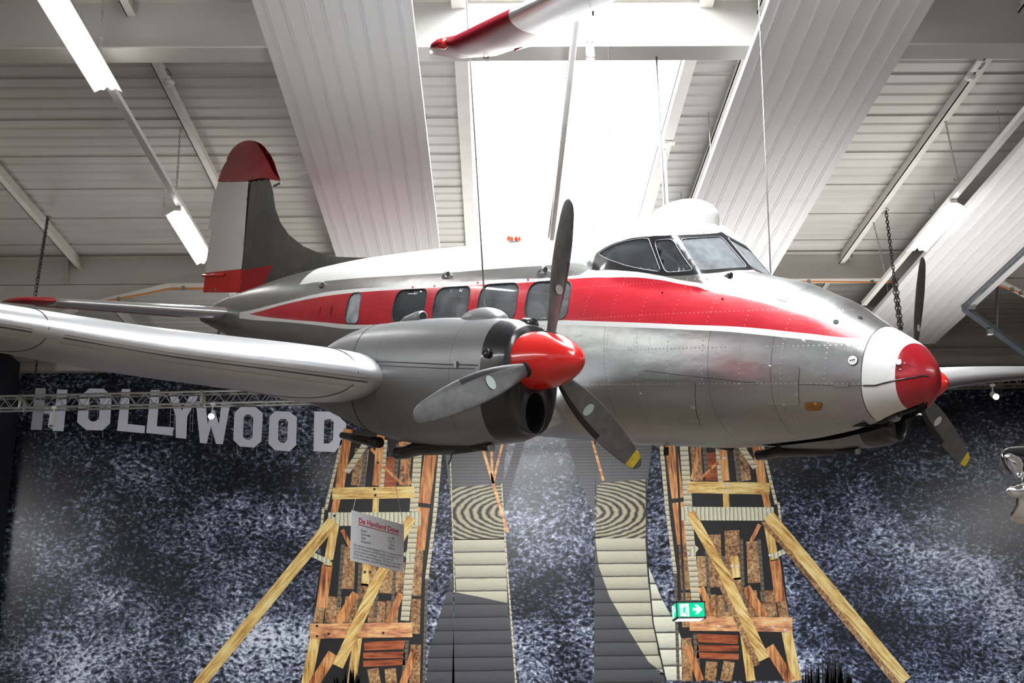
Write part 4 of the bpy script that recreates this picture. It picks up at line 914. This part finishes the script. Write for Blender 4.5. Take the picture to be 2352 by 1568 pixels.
for g in (-1, 1):
    st = interp_st(TT, list(np.linspace(.05, 2.42, 12))); tp = MB().rings(wing_loft(st, '', g=g), 'wing_aluminium', cap0=True, cap1=True).build('tailplane', plane, smooth=True)
    st = interp_st(TT, [2.42, 2.5, 2.6, 2.7, 2.78, 2.83, 2.86, 2.89]); st = [[y, sl-.03, c+.04, t*1.15, z+.005, tw] for y, sl, c, t, z, tw in st]; MB().rings(wing_loft(st, '', g=g), 'dark_gloss_red', cap0=True, cap1=True).build('tailplane_tip', tp, smooth=True)
    st = interp_st(TT, list(np.linspace(.3, 2.4, 8))); st = [[y, sl+c*.62, c*.42, t*.6, z-.005, 0] for y, sl, c, t, z, tw in st]; MB().rings(wing_loft(st, '', g=g), 'dark_gloss_red', cap0=True, cap1=True).build('elevator', tp, smooth=True)
# pitot tube below the far wing
mb = MB(); mb.tube([(-3.5, 4.4, -.10), (-3.3, 4.4, -.17), (-3.05, 4.4, -.18)], .012, 'wing_aluminium', 8); mb.lathe([(0, -.09), (.02, -.07), (.036, 0), (.034, .04), (0, .07)], 'wing_aluminium', (-3.0, 4.4, -.18), (1, 0, 0), 12); mb.build('pitot_tube', plane, smooth=True)

# ------------------------------------------------------------------ things hanging in the hall
def trough(x0, x1, y0, y1, z, name, label, joint=(17.98, 10.4)):
    t = empty(name, ((x0+x1)/2, y0, z), label=label, cat='ceiling panel', group='ribbed white radiant panels under the roof')
    ys = [y0]+sorted(q for q in joint if y0 < q < y1)+[y1]
    for a, b in zip(ys[:-1], ys[1:]):
        P = [(x0-.03, z+.09), (x0-.03, z+.0)]; n = 8; w = (x1-x0)/n
        for i in range(n):
            c = x0+w*(i+.5); P += [(c-.030, z), (c-.024, z-.018), (c-.010, z-.018), (c-.003, z-.002), (c+.003, z-.002), (c+.010, z-.018), (c+.024, z-.018), (c+.030, z)]
        P += [(x1+.03, z), (x1+.03, z+.09)]
        mb = MB(); V = [(x, a+.002, q) for x, q in P]+[(x, b-.002, q) for x, q in P]; k = len(P); mb.add(V, [(i, i+1, k+i+1, k+i) for i in range(k-1)], 'panel_white')
        mb.box((x0-.03, a+.002, z+.085), (x1+.03, b-.002, z+.09), 'panel_white'); sub(mb, t).build('panel_sheet', t)
    mb = MB(); mb.box((x0-.03, y1-.004, z-.01), (x1+.03, y1, z+.09), 'panel_white'); sub(mb, t).build('end_cap', t)
    mb = MB()
    for y in np.arange(y0+1.4, y1, 2.9):
        for x in (x0+.05, x1-.05): mb.tube([(x, y, z+.09), (x, y, ZD-.0)], .006, 'steel', 5)
    sub(mb, t).build('hanger_wire', t); return t
trough(-2.60, -.90, 1.0, 25.4, 9.45, 'ceiling_panel', 'ribbed white panel hanging left of the skylight, behind the tail and roof of the airplane')
trough(3.14, 4.93, 1.0, 25.4, 9.45, 'ceiling_panel', 'ribbed white panel hanging right of the skylight, above the cockpit')
trough(7.42, 9.20, 1.0, 25.4, 9.45, 'ceiling_panel', 'ribbed white panel at the right edge, ending above the nose of the airplane')
def chain(p, q, r, link, m, name, label, cat='chain', group=None, double=False, wid=None):
    wid = wid or link*.30
    p, q = np.array(p, float), np.array(q, float); d = q-p; Ln = np.linalg.norm(d); d /= Ln; x = np.cross(d, (0, 1, 0)); x /= np.linalg.norm(x); y = np.cross(d, x); mb = MB(); n = max(2, int(Ln/(link*.72))); st = Ln/n
    for off in ((-.02, .02) if double else (0,)):
        for i in range(n):
            c = p+d*st*(i+.5)+x*off; s = x if i % 2 else y
            mb.tube([c+d*(link/2)*math.sin(a)+s*wid*math.cos(a) for a in np.linspace(0, 2*math.pi, 8, endpoint=False)], r, m, 4, closed=True)
    o = mb.build(name, None, smooth=True); return tag(o, label, cat, group)
def cable(p, q, r, m, label, name='suspension_cable', cat='cable', group=None):
    return tag(MB().tube([p, q], r, m, 8).build(name, None, smooth=True), label, cat, group)
def up_line(b, px, py, ztop=ZD-.02):
    a = on(px, py, 1, b[1]); return b+(a-b)*((ztop-b[2])/(a[2]-b[2]))
b = BW(2.36, -2.0636, .455); cable(b, up_line(b, 1071.8, 0, 9.65), .006, 'steel', 'thin steel cable rising from the top of the near engine')
b = BW(3.2, 2.06, .40); cable(b, up_line(b, 1743, 0, 9.65), .007, 'steel', 'thin steel cable rising behind the cockpit from the far engine')
b = BW(3.3, .02, 1.31); cable(b, up_line(b, 1400, 230), .003, 'steel', 'very thin wire rising from the roof just behind the cockpit into the skylight')
p = BW(9.72, 0, 2.64); cable(p, BW(4.2, 0, 3.35)*0+on(706, 395, 1, p[1]-.6), .004, 'purlin_white', 'thin pale aerial wire running from the red fin tip to the white panel', 'aerial_wire', 'wire')
# chains
b = BW(11.0, -2.62, 1.02); chain(b, on(110, 498, 2, ZD-.24), .009, .30, 'chain_dark', 'chain', 'dark chain holding up the red tip of the near tailplane', wid=.026)
b = at(2069, 757, 21.0); e = on(2035, 484, 2, ZD-.30); c = b+(e-b)*.42; chain(b, c, .011, .09, 'chain_dark', 'chain', 'doubled dark chain hanging just above the white nose cone', double=True); chain(c, e, .009, .08, 'chain_dark', 'chain', 'single dark chain above the doubled one, hooked to a purlin on the right')
# trunking with tube lights
def tube_light(x, y0, y1, z, label):
    t = empty('tube_light', (x, y0, z), label=label, cat='lamp', group='fluorescent lamps under the trunking')
    sub(MB().box((x-.05, y0, z-.03), (x+.05, y1, z+.02), 'trunking_white'), t).build('lamp_housing', t)
    mb = MB()
    for g in (-1, 1): mb.add([(x+g*.03, y0, z-.02), (x+g*.17, y0, z-.10), (x+g*.17, y1, z-.10), (x+g*.03, y1, z-.02), (x+g*.03, y0, z-.012), (x+g*.173, y0, z-.096), (x+g*.173, y1, z-.096), (x+g*.03, y1, z-.012)], [(0, 1, 2, 3), (7, 6, 5, 4), (0, 4, 5, 1), (2, 6, 7, 3)], 'panel_white')
    sub(mb, t).build('reflector', t)
    for g in (-1, 1):
        mb = MB(); mb.tube([(x+g*.055, y0+.05, z-.06), (x+g*.055, y1-.05, z-.06)], .032, 'tube_glow', 10); o = sub(mb, t).build('tube', t, smooth=True)
    return t
def trunk(x, y0, y1, z, label):
    t = tag(MB().box((x-.045, y0, z), (x+.045, y1, z+.075), 'trunking_white').build('light_trunking'), label, 'trunking'); return t
trunk(-4.66, 1, 22.4, 9.30, 'long white lamp trunking running across the upper left corner')
trunk(6.93, 1, 22.5, 9.30, 'long white lamp trunking running down the right side to the nose')
tube_light(-4.63, 11.75, 13.95, 9.27, 'glowing lamp on the left trunking at the top edge'); tube_light(-4.70, 17.72, 19.82, 9.27, 'glowing lamp on the left trunking beside the fin')
tube_light(6.93, 17.6, 19.45, 9.27, 'glowing lamp on the right trunking above the nose')
for (x, y, lab) in ((-4.60, 13.45, 'thin chain beside the upper left lamp'), (-4.62, 17.3, 'thin chain above the lamp next to the fin'), (6.88, 17.2, 'thin chain at the upper end of the right lamp'), (6.90, 21.0, 'thin chain beside the trunking below the right lamp')):
    chain((x, y, 9.375), (x+(.1 if x < 0 else -.25), y-.4, ZD-.2), .005, .05, 'steel', 'lamp_chain', lab, group='lamp hanging chains')
chain(on(377, 430, 1, 16.6), on(376, 478, 1, 16.6), .004, .04, 'plastic_white', 'pull_cord', 'short white pull cord hanging from the left trunking', 'cord')
# smoke detectors with their number strips
for px, py, lab in ((388, 193, 'white smoke detector on the left purlin under the first beam'), (2228, 180, 'white smoke detector on the right purlin under the first beam')):
    p = on(px, py, 2, ZD-.25); t = empty('smoke_detector', p, label=lab, cat='smoke detector', group='smoke detectors on the purlins')
    mb = MB(); mb.lathe([(0, 0), (.03, -.0), (.055, .018), (.06, .035), (.075, .045), (.075, .06), (0, .06)], 'plastic_white', (0, 0, -.03), (0, 0, 1), 24); mb.build('detector_body', t, smooth=True)
    mb = MB()
    for k in range(3): mb.tube([(.045*math.cos(a), .045*math.sin(a), -.018+.008*k) for a in np.linspace(3.6, 5.8, 8)], .003, 'rubber', 4)
    mb.build('vent_slot', t)
    mb = MB(); mb.box((-.045, -.42, .025), (.045, -.13, .03), 'plastic_white'); o = mb.build('number_strip', t)
    fc = bpy.data.curves.new('digits', 'FONT'); fc.body = '107/06' if px > 1000 else '107/28'; fc.size = .075; fc.extrude = .001; fo = bpy.data.objects.new('t', fc); scene.collection.objects.link(fo); bpy.context.view_layer.update()
    me = bpy.data.meshes.new_from_object(fo.evaluated_get(bpy.context.evaluated_depsgraph_get())); bpy.data.objects.remove(fo); me.materials.clear(); me.materials.append(MATS['sign_ink']); d = bpy.data.objects.new('strip_digits', me); scene.collection.objects.link(d); d.parent = o
    d.rotation_euler = (math.pi, 0, math.pi/2); d.location = (.03, -.40, .022)
# poles in the skylight
tag(MB().tube([at(1328, 10, 14.4), at(1268, 548, 19)], [.040, .036], 'plastic_white', 14).tube([at(1312, 100, 15.2), at(1296, 250, 16.4)], .018, 'steel', 8).tube([at(1300, 250, 16.4), at(1260, 545, 19)], .016, 'plastic_white', 8).build('hanging_pipe', None, smooth=True), 'inclined grey-white pipe with a thin hose strapped to it, crossing the skylight', 'pipe')
tag(MB().tube([on(1381, 172, 2, ZD+1.05), at(1343, 452, 20)], .03, 'plastic_white', 12).build('hanging_pipe', None, smooth=False), 'short pale pipe right of the inclined one, washed out by the skylight', 'pipe')
p = on(1526, 327, 2, ZD-.13); q = on(1534, 480, 1, p[1]); t = empty('hanging_rod', p, label='white rod hanging from the skylight edge behind the roof fairing', cat='rod')
sub(MB().tube([p, q-(0, 0, .6)], .02, 'plastic_white', 10), t).build('rod', t, smooth=True)
mb = MB(); mb.box((p[0]-.16, p[1]-.05, p[2]-.03), (p[0]+.16, p[1]+.05, p[2]), 'plastic_white'); mb.box((p[0]-.05, p[1]-.05, p[2]-.12), (p[0]+.05, p[1]+.05, p[2]-.02), 'plastic_white'); sub(mb, t).build('clamp', t)
# small hooks and clips on the purlins
for i, (px, py, lab) in enumerate(((1690, 212, 'upper small clip on the edge of the right white panel'), (1617, 408, 'lower small clip on the edge of the right white panel'), (2196, 408, 'small clip on the far right purlin next to the trunking'), (2134, 485, 'small clip on the far right purlin beside the glowing lamp'), (2035, 482, 'shackle holding the dark chain on the right purlin'), (112, 500, 'shackle holding the dark chain on the left purlin'))):
    p = on(px, py, 2, ZD-.24); tag(MB().tube([p+np.array([0, 0, .04]), p+np.array([.05, 0, .0]), p+np.array([.0, 0, -.05]), p+np.array([-.04, 0, -.02]), p+np.array([0, 0, -.10])], .009, 'steel', 6).build('hook', None, smooth=True), lab, 'hook')
# orange conduits on the far beam
P = [on(x, y, 1, 22.5) for x, y in ((180, 712), (250, 690), (340, 673), (392, 662), (470, 662), (900, 660), (1800, 646), (2050, 648), (2285, 651), (2352, 676), (2420, 700))]
t = empty('conduit', P[0], label='orange conduit running along the bottom edge of the far beam', cat='conduit'); sub(MB().tube(P, .016, 'orange_pipe', 8), t).build('pipe', t, smooth=True)
for x, y in ((272, 686), (421, 661), (1858, 646), (2003, 647), (2325, 664), (2345, 672)): p = on(x, y, 1, 22.47); sub(MB().box(tuple(p-.03), tuple(p+.03), 'steel'), t).build('pipe_clip', t)
# lighting truss
TA, TB = on(-60, 938.5, 1, 25.3), on(2420, 880, 1, 25.3); td = (TB-TA); tl = np.linalg.norm(td); td /= tl; ty = np.array([0, 1., 0]); tz = np.cross(td, ty); tz = tz if tz[2] > 0 else -tz
t = empty('lighting_truss', TA, label='long silver lighting truss hanging in front of the printed banner', cat='truss'); W_ = .25
for a, b in ((0, 0), (1, 0), (0, 1), (1, 1)): sub(MB().tube([TA+ty*W_*a+tz*W_*b, TB+ty*W_*a+tz*W_*b], .024, 'truss_aluminium', 10), t).build('chord', t, smooth=True)
mb = MB(); n = int(tl/.36)
for i in range(n):
    u0, u1 = TA+td*tl*i/n, TA+td*tl*(i+1)/n; um = (u0+u1)/2
    for o0, o1 in ((0, tz*W_), (ty*W_, ty*W_+tz*W_)): mb.tube([u0+o0, um+o1], .009, 'truss_aluminium', 5); mb.tube([um+o1, u1+o0], .009, 'truss_aluminium', 5)
    mb.tube([u0+tz*W_, um+ty*W_+tz*W_], .009, 'truss_aluminium', 5); mb.tube([u0, um+ty*W_], .009, 'truss_aluminium', 5)
sub(mb, t).build('bracing', t)
for px in (46, 462, 1500):
    p = on(px, 925, 1, 25.3); f = (p[0]-TA[0])/td[0]; u = TA+td*f
    for q in (0, ty*W_): sub(MB().tube([u+q-tz*.03, u+q+tz*(W_+.03)], .035, 'truss_aluminium', 10), t).build('joint_sleeve', t, smooth=True)
for px, py, lab in ((80, 832, 'dark chain with a cable holding the left end of the truss'), (497, 690, 'dark chain showing just below the red rudder')):
    b = on(px-3, 903, 1, 25.42); chain(b, (b[0], b[1], ZD), .009, .07, 'chain_dark', 'truss_chain', lab)
def spotlight(px, py, aim, lit, label, hang=.14):
    c = on(px, py, 1, 25.25); f = (c[0]-TA[0])/td[0]; base = TA+td*f-tz*.02; t = empty('spotlight', base, label=label, cat='spotlight', group='spotlights on the truss')
    aim = np.array(aim, float); ax = aim-c; ax /= np.linalg.norm(ax)
    mb = MB(); mb.box(tuple(base-np.array([.05, .03, .02])), tuple(base+np.array([.05, .03, .03])), 'plastic_white'); mb.tube([base, (base+c)/2+np.array([0, .03, 0]), c], .012, 'plastic_white', 6); sub(mb, t).build('bracket', t)
    R = [(.0, -.16), (.06, -.15), (.066, 0), (.068, .15), (.058, .152), (.055, .13)]; sub(MB().lathe(R, 'plastic_white', c, ax, 20), t).build('lamp_housing', t, angle=50)
    sub(MB().lathe([(.0, 0), (.055, 0), (.055, .004), (0, .006)], 'spot_glow' if lit else 'chrome', c+ax*.132, ax, 20), t).build('lens', t)
    return c, ax
spotlight(120, 965, (-8.7, 24.5, 6.), False, 'unlit white spotlight hanging from the truss over the first letter')
spotlight(486, 955, (-2.4, 6., 2.), True, 'lit spotlight on the truss over the letter W, shining towards the camera')
spotlight(2284, 908, (8, 12., 2.), True, 'lit white spotlight below the far wing on the right')
# exit sign
ec = at(1587, 1400, 13.62); ex0, ex1 = at(1553, 1400, 13.62)[0], at(1621, 1400, 13.62)[0]; ez1, ez0 = at(1587, 1380, 13.62)[2], at(1587, 1420, 13.62)[2]; ey = ec[1]
t = empty('exit_sign', ((ex0+ex1)/2, ey, ez0), label='green glowing emergency exit sign with running figure and arrow on a rod', cat='exit sign')
mb = MB(); D_ = .34; fr = .016
for a, b in (((ex0, ey, ez0), (ex1, ey+D_, ez0+.006)), ((ex0, ey, ez1-.006), (ex1, ey+D_, ez1))): mb.box(a, b, 'sign_housing')
for x in (ex0, ex1-fr):
    for y in (ey, ey+D_-fr): mb.box((x, y, ez0), (x+fr, y+fr, ez1), 'sign_housing')
for z in (ez0, ez1-fr):
    for y in (ey, ey+D_-fr): mb.box((ex0, y, z), (ex1, y+fr, z+fr), 'sign_housing')
    for x in (ex0, ex1-fr): mb.box((x, ey, z), (x+fr, ey+D_, z+fr), 'sign_housing')
mb.box((ex0+.05, ey+.05, ez1), (ex1-.05, ey+D_-.05, ez1+.02), 'sign_housing'); sub(mb, t).build('sign_frame', t)
sub(MB().box((ex0+.02, ey+.02, ez0-.004), (ex1-.02, ey+D_-.02, ez0), 'sign_glow_white'), t).build('light_panel', t)
def sign_face(o, U, V, nrm, arrow=True, flip=False):
    o, U, V, nrm = map(lambda q: np.array(q, float), (o, U, V, nrm)); mb = MB(); pt = lambda u, v, k: o+U*(1-u if flip else u)+V*v+nrm*k
    mb.add([pt(0, 0, 0), pt(1, 0, 0), pt(1, 1, 0), pt(0, 1, 0)], [(0, 1, 2, 3)], 'sign_glow_green'); f = sub(mb, t).build('sign_face', t); mb = MB()
    def pg(P, m, k): mb.add([pt(a, b, k) for a, b in P], [tuple(range(len(P)))], m)
    pg([(.09, .06), (.43, .02), (.42, .95), (.08, .92)], 'sign_glow_white', .001)
    pg([(.29+.028*math.cos(a), .78+.055*math.sin(a)) for a in np.linspace(0, 6.28, 13)[:-1]], 'sign_glow_green', .002)
    def limb(a, b, w): a, b = np.array(a), np.array(b); d = b-a; d /= np.linalg.norm(d); n = np.array([-d[1], d[0]])*w; pg([a+n, b+n, b-n, a-n], 'sign_glow_green', .002)
    limb((.20, .66), (.30, .66), .03); limb((.19, .66), (.15, .55), .016); limb((.30, .66), (.35, .57), .016); limb((.35, .57), (.42, .56), .014); limb((.26, .66), (.23, .38), .038); limb((.24, .40), (.20, .26), .024); limb((.20, .27), (.08, .25), .02); limb((.25, .42), (.32, .28), .024); limb((.32, .28), (.37, .12), .02)
    limb((.37, .11), (.34, .06), .014)
    if arrow: pg([(.57, .43), (.74, .43), (.64, .20), (.76, .20), (.93, .53), (.76, .86), (.64, .86), (.74, .63), (.57, .63)], 'sign_glow_white', .001)
    sub(mb, t).build('pictogram', f)
sign_face((ex0+fr, ey-.001, ez0+fr), (ex1-ex0-2*fr, 0, 0), (0, 0, ez1-ez0-2*fr), (0, -1, 0))
sign_face((ex0-.001, ey+D_-fr, ez0+fr), (0, -(D_-2*fr), 0), (0, 0, ez1-ez0-2*fr), (-1, 0, 0))
sub(MB().tube([(ec[0]-.04, ey+D_/2, ez1), (ec[0]-.04, ey+D_/2, 9.65)], .012, 'galvanised', 10), t).build('rod', t, smooth=True)
# information board
k_ = 9.7/8; TL, TRt, BL = at(808, 1171, 9.7), at(928, 1205, 8.565*k_), at(803, 1296, 9.7+.10)
U = TRt-TL; Wd_ = np.linalg.norm(U); U /= Wd_; U[2] = 0; U /= np.linalg.norm(U); Hd = abs((BL-TL)[2]); V = np.array([0, 0, -1.]); Nn = np.cross(U, V); Nn = -Nn if np.dot(Nn, C0-TL) < 0 else Nn
t = empty('information_board', TL, label='white hanging information board with a red underlined title', cat='sign')
bd = sub(MB().prism([TL, TL+U*Wd_, TL+U*Wd_+V*Hd, TL+V*Hd], -Nn*.004, 'sign_white'), t).build('board', t)
def text(body, u, v, size, m, w=None, right=False, bold=0):
    fc = bpy.data.curves.new('text', 'FONT'); fc.body = body; fc.size = size; fc.offset = bold; fo = bpy.data.objects.new('t', fc); scene.collection.objects.link(fo); bpy.context.view_layer.update()
    me = bpy.data.meshes.new_from_object(fo.evaluated_get(bpy.context.evaluated_depsgraph_get())); bpy.data.objects.remove(fo)
    me.materials.clear(); me.materials.append(MATS[m]); xs = [q.co.x for q in me.vertices]; x0, x1 = min(xs), max(xs); sx = (w/(x1-x0)) if w else 1
    for q in me.vertices: p = TL+U*(u+(q.co.x-(x1 if right else x0))*sx)+V*(v-q.co.y)+Nn*.0012-np.array(t.location); q.co = Vector(p)
    o = bpy.data.objects.new('printed_text', me); scene.collection.objects.link(o); o.parent = t
W_, H_ = Wd_, Hd
text('De Havilland Dove', .13*W_, .215*H_, .092*H_*1.6, 'sign_red', .76*W_, bold=.001)
sub(MB().prism([TL+U*a*W_+V*b*H_+Nn*.0012 for a, b in ((.12, .245), (.89, .245), (.89, .258), (.12, .258))], Nn*.0005, 'sign_red'), t).build('underline', t)
for i, (a, b) in enumerate((('Baujahr:', 'ca. 1960'), ('Spannweite:', '17,37 m.'), ('Länge:', '11,96 m'), ('Leergewicht:', '4060 kg'))):
    text(a, .175*W_, (.375+.072*i)*H_, .078*H_, 'sign_ink'); text(b, .81*W_, (.375+.072*i)*H_, .078*H_, 'sign_ink', right=True)
for i, a in enumerate(('Das leichte Verkehrsflugzeug "Dove" wurde seit 1945', 'von de Havilland in Großbritannien produziert. Es', 'wurde laufend verbessert und flog auch im', 'Militärdienst als Kurierflugzeug. Zivil war es vor allem', 'als Kurzstrecken- und Zubringerflugzeug eingesetzt.')):
    text(a, .05*W_, (.695+.062*i)*H_, .066*H_, 'sign_ink', (.90, .845, .74, .90, .88)[i]*W_)
top = BW(3.9, -2.0636, -.50)
for q, e in ((TL+U*.012+V*.012, top), (TL+U*(Wd_-.012)+V*.012, top+np.array([.12, .2, 0]))): sub(MB().tube([q, e], .0016, 'sign_white', 4), t).build('string', t)
# dark tie hanging from the near engine, small
p = BW(2.75, -2.0636, -.57); tag(MB().tube([p, p+np.array([.01, 0, -.05]), p+np.array([-.0, 0, -.09]), p+np.array([-.015, 0, -.12])], .005, 'rubber', 5).build('hanging_tie', None), 'short black cable tie dangling below the near engine', 'cable tie')
# wing end of another airplane, top of the frame
SC = [((986, 118), (992, 122)), ((989, 106), (1020, 129)), ((1000, 100), (1062, 134)), ((1036, 97), (1140, 128)), ((1085, 74), (1212, 104)), ((1168, 33), (1262, 80)), ((1230, 4), (1330, 46)), ((1330, -42), (1440, -12)), ((1470, -105), (1600, -95))]
def redwing():
    t = empty('airplane_wing', at(1168, 33, 7.6), label='glossy wing end with a dark red tip of another airplane at the top edge', cat='wing'); x, th = foil(20); R = []
    for i, (a, b) in enumerate(SC):
        A = at(*a, 7.55); B2 = at(*b, 8.6); c = B2-A; cl = np.linalg.norm(c); upv = np.array([.12, -.18, 1.]); upv -= c*np.dot(upv, c)/cl**2; upv /= np.linalg.norm(upv); tk = .145*min(1, .25+i*.22)
        up = [A+c*q+upv*tk*w for q, w in zip(x, th)]; lo = [A+c*q-upv*tk*w*.75 for q, w in zip(x, th)]; R.append(up[::-1]+lo[1:-1])
    # subdivide between sections
    RR = []
    for i in range(len(R)-1):
        for k in range(4): RR.append([np.array(p)*(1-k/4)+np.array(q)*k/4 for p, q in zip(R[i], R[i+1])])
    RR.append(R[-1]); n = len(R[0]); cut = 20
    sub(MB().rings(RR[:cut+1], 'maroon_paint', cap0=True), t).build('wing_tip', t, smooth=True); sub(MB().rings(RR[cut:], 'wing_aluminium', cap1=True), t).build('wing_panel', t, smooth=True)
    A, B2 = at(1180, 118, 8.55), at(1254, 83, 8.65); sub(MB().prism([A, B2, at(1252, 86, 8.7), at(1222, 106, 8.75)], (0, 0, .012), 'gloss_red'), t).build('aileron_corner', t)
    sub(MB().tube([at(1000, 104, 7.58), at(1018, 100, 7.58), at(1032, 98, 7.6)], [.02, .035, .02], 'gloss_red', 12), t).build('position_lamp', t, smooth=True)
    sub(MB().tube([at(1110, 129, 8.3), at(1112, 134, 8.3), at(1120, 134, 8.3), at(1122, 129, 8.3)], .004, 'steel', 5), t).build('tie_ring', t)
    p = at(1362, 26, 8.4); sub(MB().tube([p, p-np.array([0, 0, .03])], .006, 'rubber', 5), t).build('aileron_stop', t)
    for px, py in ((1290, -10), (1440, -80)): a = at(px, py, 8.0); sub(MB().tube([a, (a[0], a[1], 9.6)], .006, 'steel', 5), t).build('suspension_wire', t)
redwing()
# chrome front corner of a black car at the right edge
def car():
    o = at(2352, 1110, 12); S = 12/2940; X = CR*S; Y = CU*S; Z = -CF*S    # one photo pixel at the car's distance; Z towards the camera
    t = empty('car', o, label='front corner of a black classic car with chrome headlamp and bumper at the right edge', cat='car'); P = lambda x, y, z=0: o+X*(x-2352)-Y*(y-1110)+Z*z
    mb = MB(); R = []
    for k, (x, yt, yb) in enumerate(((2307, 1048, 1056), (2312, 1041, 1066), (2322, 1035, 1082), (2338, 1031, 1094), (2360, 1029, 1100), (2400, 1029, 1104), (2460, 1032, 1112), (2600, 1034, 1120), (2900, 1034, 1120), (2960, 1060, 1110))):
        c, h = (yt+yb)/2, (yb-yt)/2; R.append([P(x, c-h*math.sin(a), -18+(26+k*3)*math.cos(a)*(.4+k*.12)-k*10) for a in np.linspace(0, 2*math.pi, 20, endpoint=False)])
    sub(mb.rings(R, 'car_black', cap0=True, cap1=True), t).build('fender', t, smooth=True)
    cx, cy = 2326, 1068; tear = [(2307, 1050), (2311, 1045), (2320, 1043), (2331, 1048), (2342, 1062), (2341, 1082), (2336, 1094), (2330, 1092), (2320, 1078), (2310, 1064)]
    R = []
    for sc, z in ((1.10, 2), (1.06, 20), (1.0, 22), (.92, 18), (.86, 6)): R.append([P(cx+(x-cx)*sc, cy+(y-cy)*sc, z) for x, y in tear])
    sub(MB().rings(R, 'chrome'), t).build('headlamp_rim', t, smooth=True); R = []
    for sc, z in ((.87, 8), (.6, 13), (.3, 15)): R.append([P(cx+(x-cx)*sc, cy+(y-cy)*sc, z) for x, y in tear])
    sub(MB().rings(R, 'chrome', cap1=True), t).build('headlamp_lens', t, smooth=True)
    mb = MB(); mb.lathe([(0, 0), (5*S, 3*S), (10*S, 9*S), (14*S, 18*S), (16.5*S, 27*S), (17.2*S, 31*S), (16*S, 32*S), (18*S, 34*S), (20*S, 44*S), (20*S, 560*S), (0, 575*S)], 'chrome', P(2299, 1125, 30), X*1.0-Z*.12+Y*.02, 28); sub(mb, t).build('bumper_bullet', t, smooth=True)
    R = []
    for y, xl_, z in ((1140, 2332, 20), (1158, 2331, 20), (1170, 2326, 16), (1182, 2320, 12), (1194, 2324, 8), (1203, 2338, 0), (1206, 2362, -10)): R.append([P(xl_, y, z-14), P(xl_+4, y, z), P(2372, y-2, z+6), P(2420, y-3, z), P(2900, y-3, z), P(2930, y-3, z-30)])
    sub(MB().rings(R, 'chrome', closed=False), t).build('bumper', t, smooth=True)
    sub(MB().tube([P(2344, 1104, 10), P(2343, 1090, 14), P(2350, 1080, 12), P(2370, 1076, 8)], 3.2*S, 'chrome', 10), t).build('trim_bar', t, smooth=True)
    sub(MB().prism([P(2340, 1136, 33), P(2352, 1137, 34), P(2360, 1141, 34), P(2343, 1141, 33)], Z*1, 'stripe_red'), t).build('red_mark', t)
    sub(MB().tube([P(2600, 1040, -40), P(2600, -500, -40)], 1.5*S, 'steel', 6), t).build('suspension_wire', t)
car()
# steel rails bolted under the right-hand panel
a = on(2214, 706, 2, 9.40); t = empty('hanging_rail', a, label='galvanised steel channel rails joined at a bracket under the right white panel', cat='rail')
b = a.copy(); b[1] -= 9; sub(MB().bar(a, b, .07, .05, 'galvanised'), t).build('rail', t)
q = on(2400, 842, 1, a[1]+.6); sub(MB().bar(a, q, .09, .09, 'galvanised'), t).build('rail', t)
sub(MB().bar(a-(0, 0, .05), q-(0, 0, .05), .14, .012, 'galvanised'), t).build('rail_flange', t)
p = a+(q-a)*.40; c = on(2290, 655, 1, p[1]); sub(MB().bar(p, p+(c-p)*1.6, .07, .03, 'galvanised'), t).build('strut', t)
sub(MB().obox(a+np.array([.08, -.02, .03]), (.13, 0, 0), (0, .02, 0), (0, 0, .08), 'steel'), t).build('bracket', t)
sub(MB().obox(a+(q-a)*.31-np.array([0, 0, .12]), (.05, 0, 0), (0, .05, 0), (0, 0, .05), 'steel'), t).build('clip', t)
# ------------------------------------------------------------------ unseen wall added for reflections, and added lamps brightening roof and banner
mb = MB(); mb.box((-22.2, -10.2, 0), (22.2, -10, 3.6), 'reflection_brown'); structure(mb.build('reflection_wall'))  # low dark wall added behind the camera to darken reflections in the metal
for i, (x, y, p, tx) in enumerate(((1.9, 24.0, 4300, -.8), (-8.5, 19, 700, -8), (4.6, 21.2, 2900, 4.2), (8.6, 19.5, 1700, 8.4))):
    spot('added_uplight', (x, y, .4), (tx, y-.5, 10), p, (1, .975, .95), math.radians(84 if x > -8 else 62), .9, 2.2)  # unseen lamps added to lift the roof and white panels
spot('added_banner_light', (-21, 17, .5), (-5, 27.9, 6.5), 2300, (.9, .93, 1), math.radians(44), .9, .3)  # unseen lamp added to brighten the banner from the left
spot('added_banner_light', (21, 17, .5), (4, 27.9, 4.), 2600, (.9, .93, 1), math.radians(44), .9, .3)  # unseen lamp added to brighten the banner from the right
spot('added_banner_light', (8.5, 24, .5), (8.0, 27.9, 3.2), 160, (.25, .45, 1), math.radians(80), .9, .3)
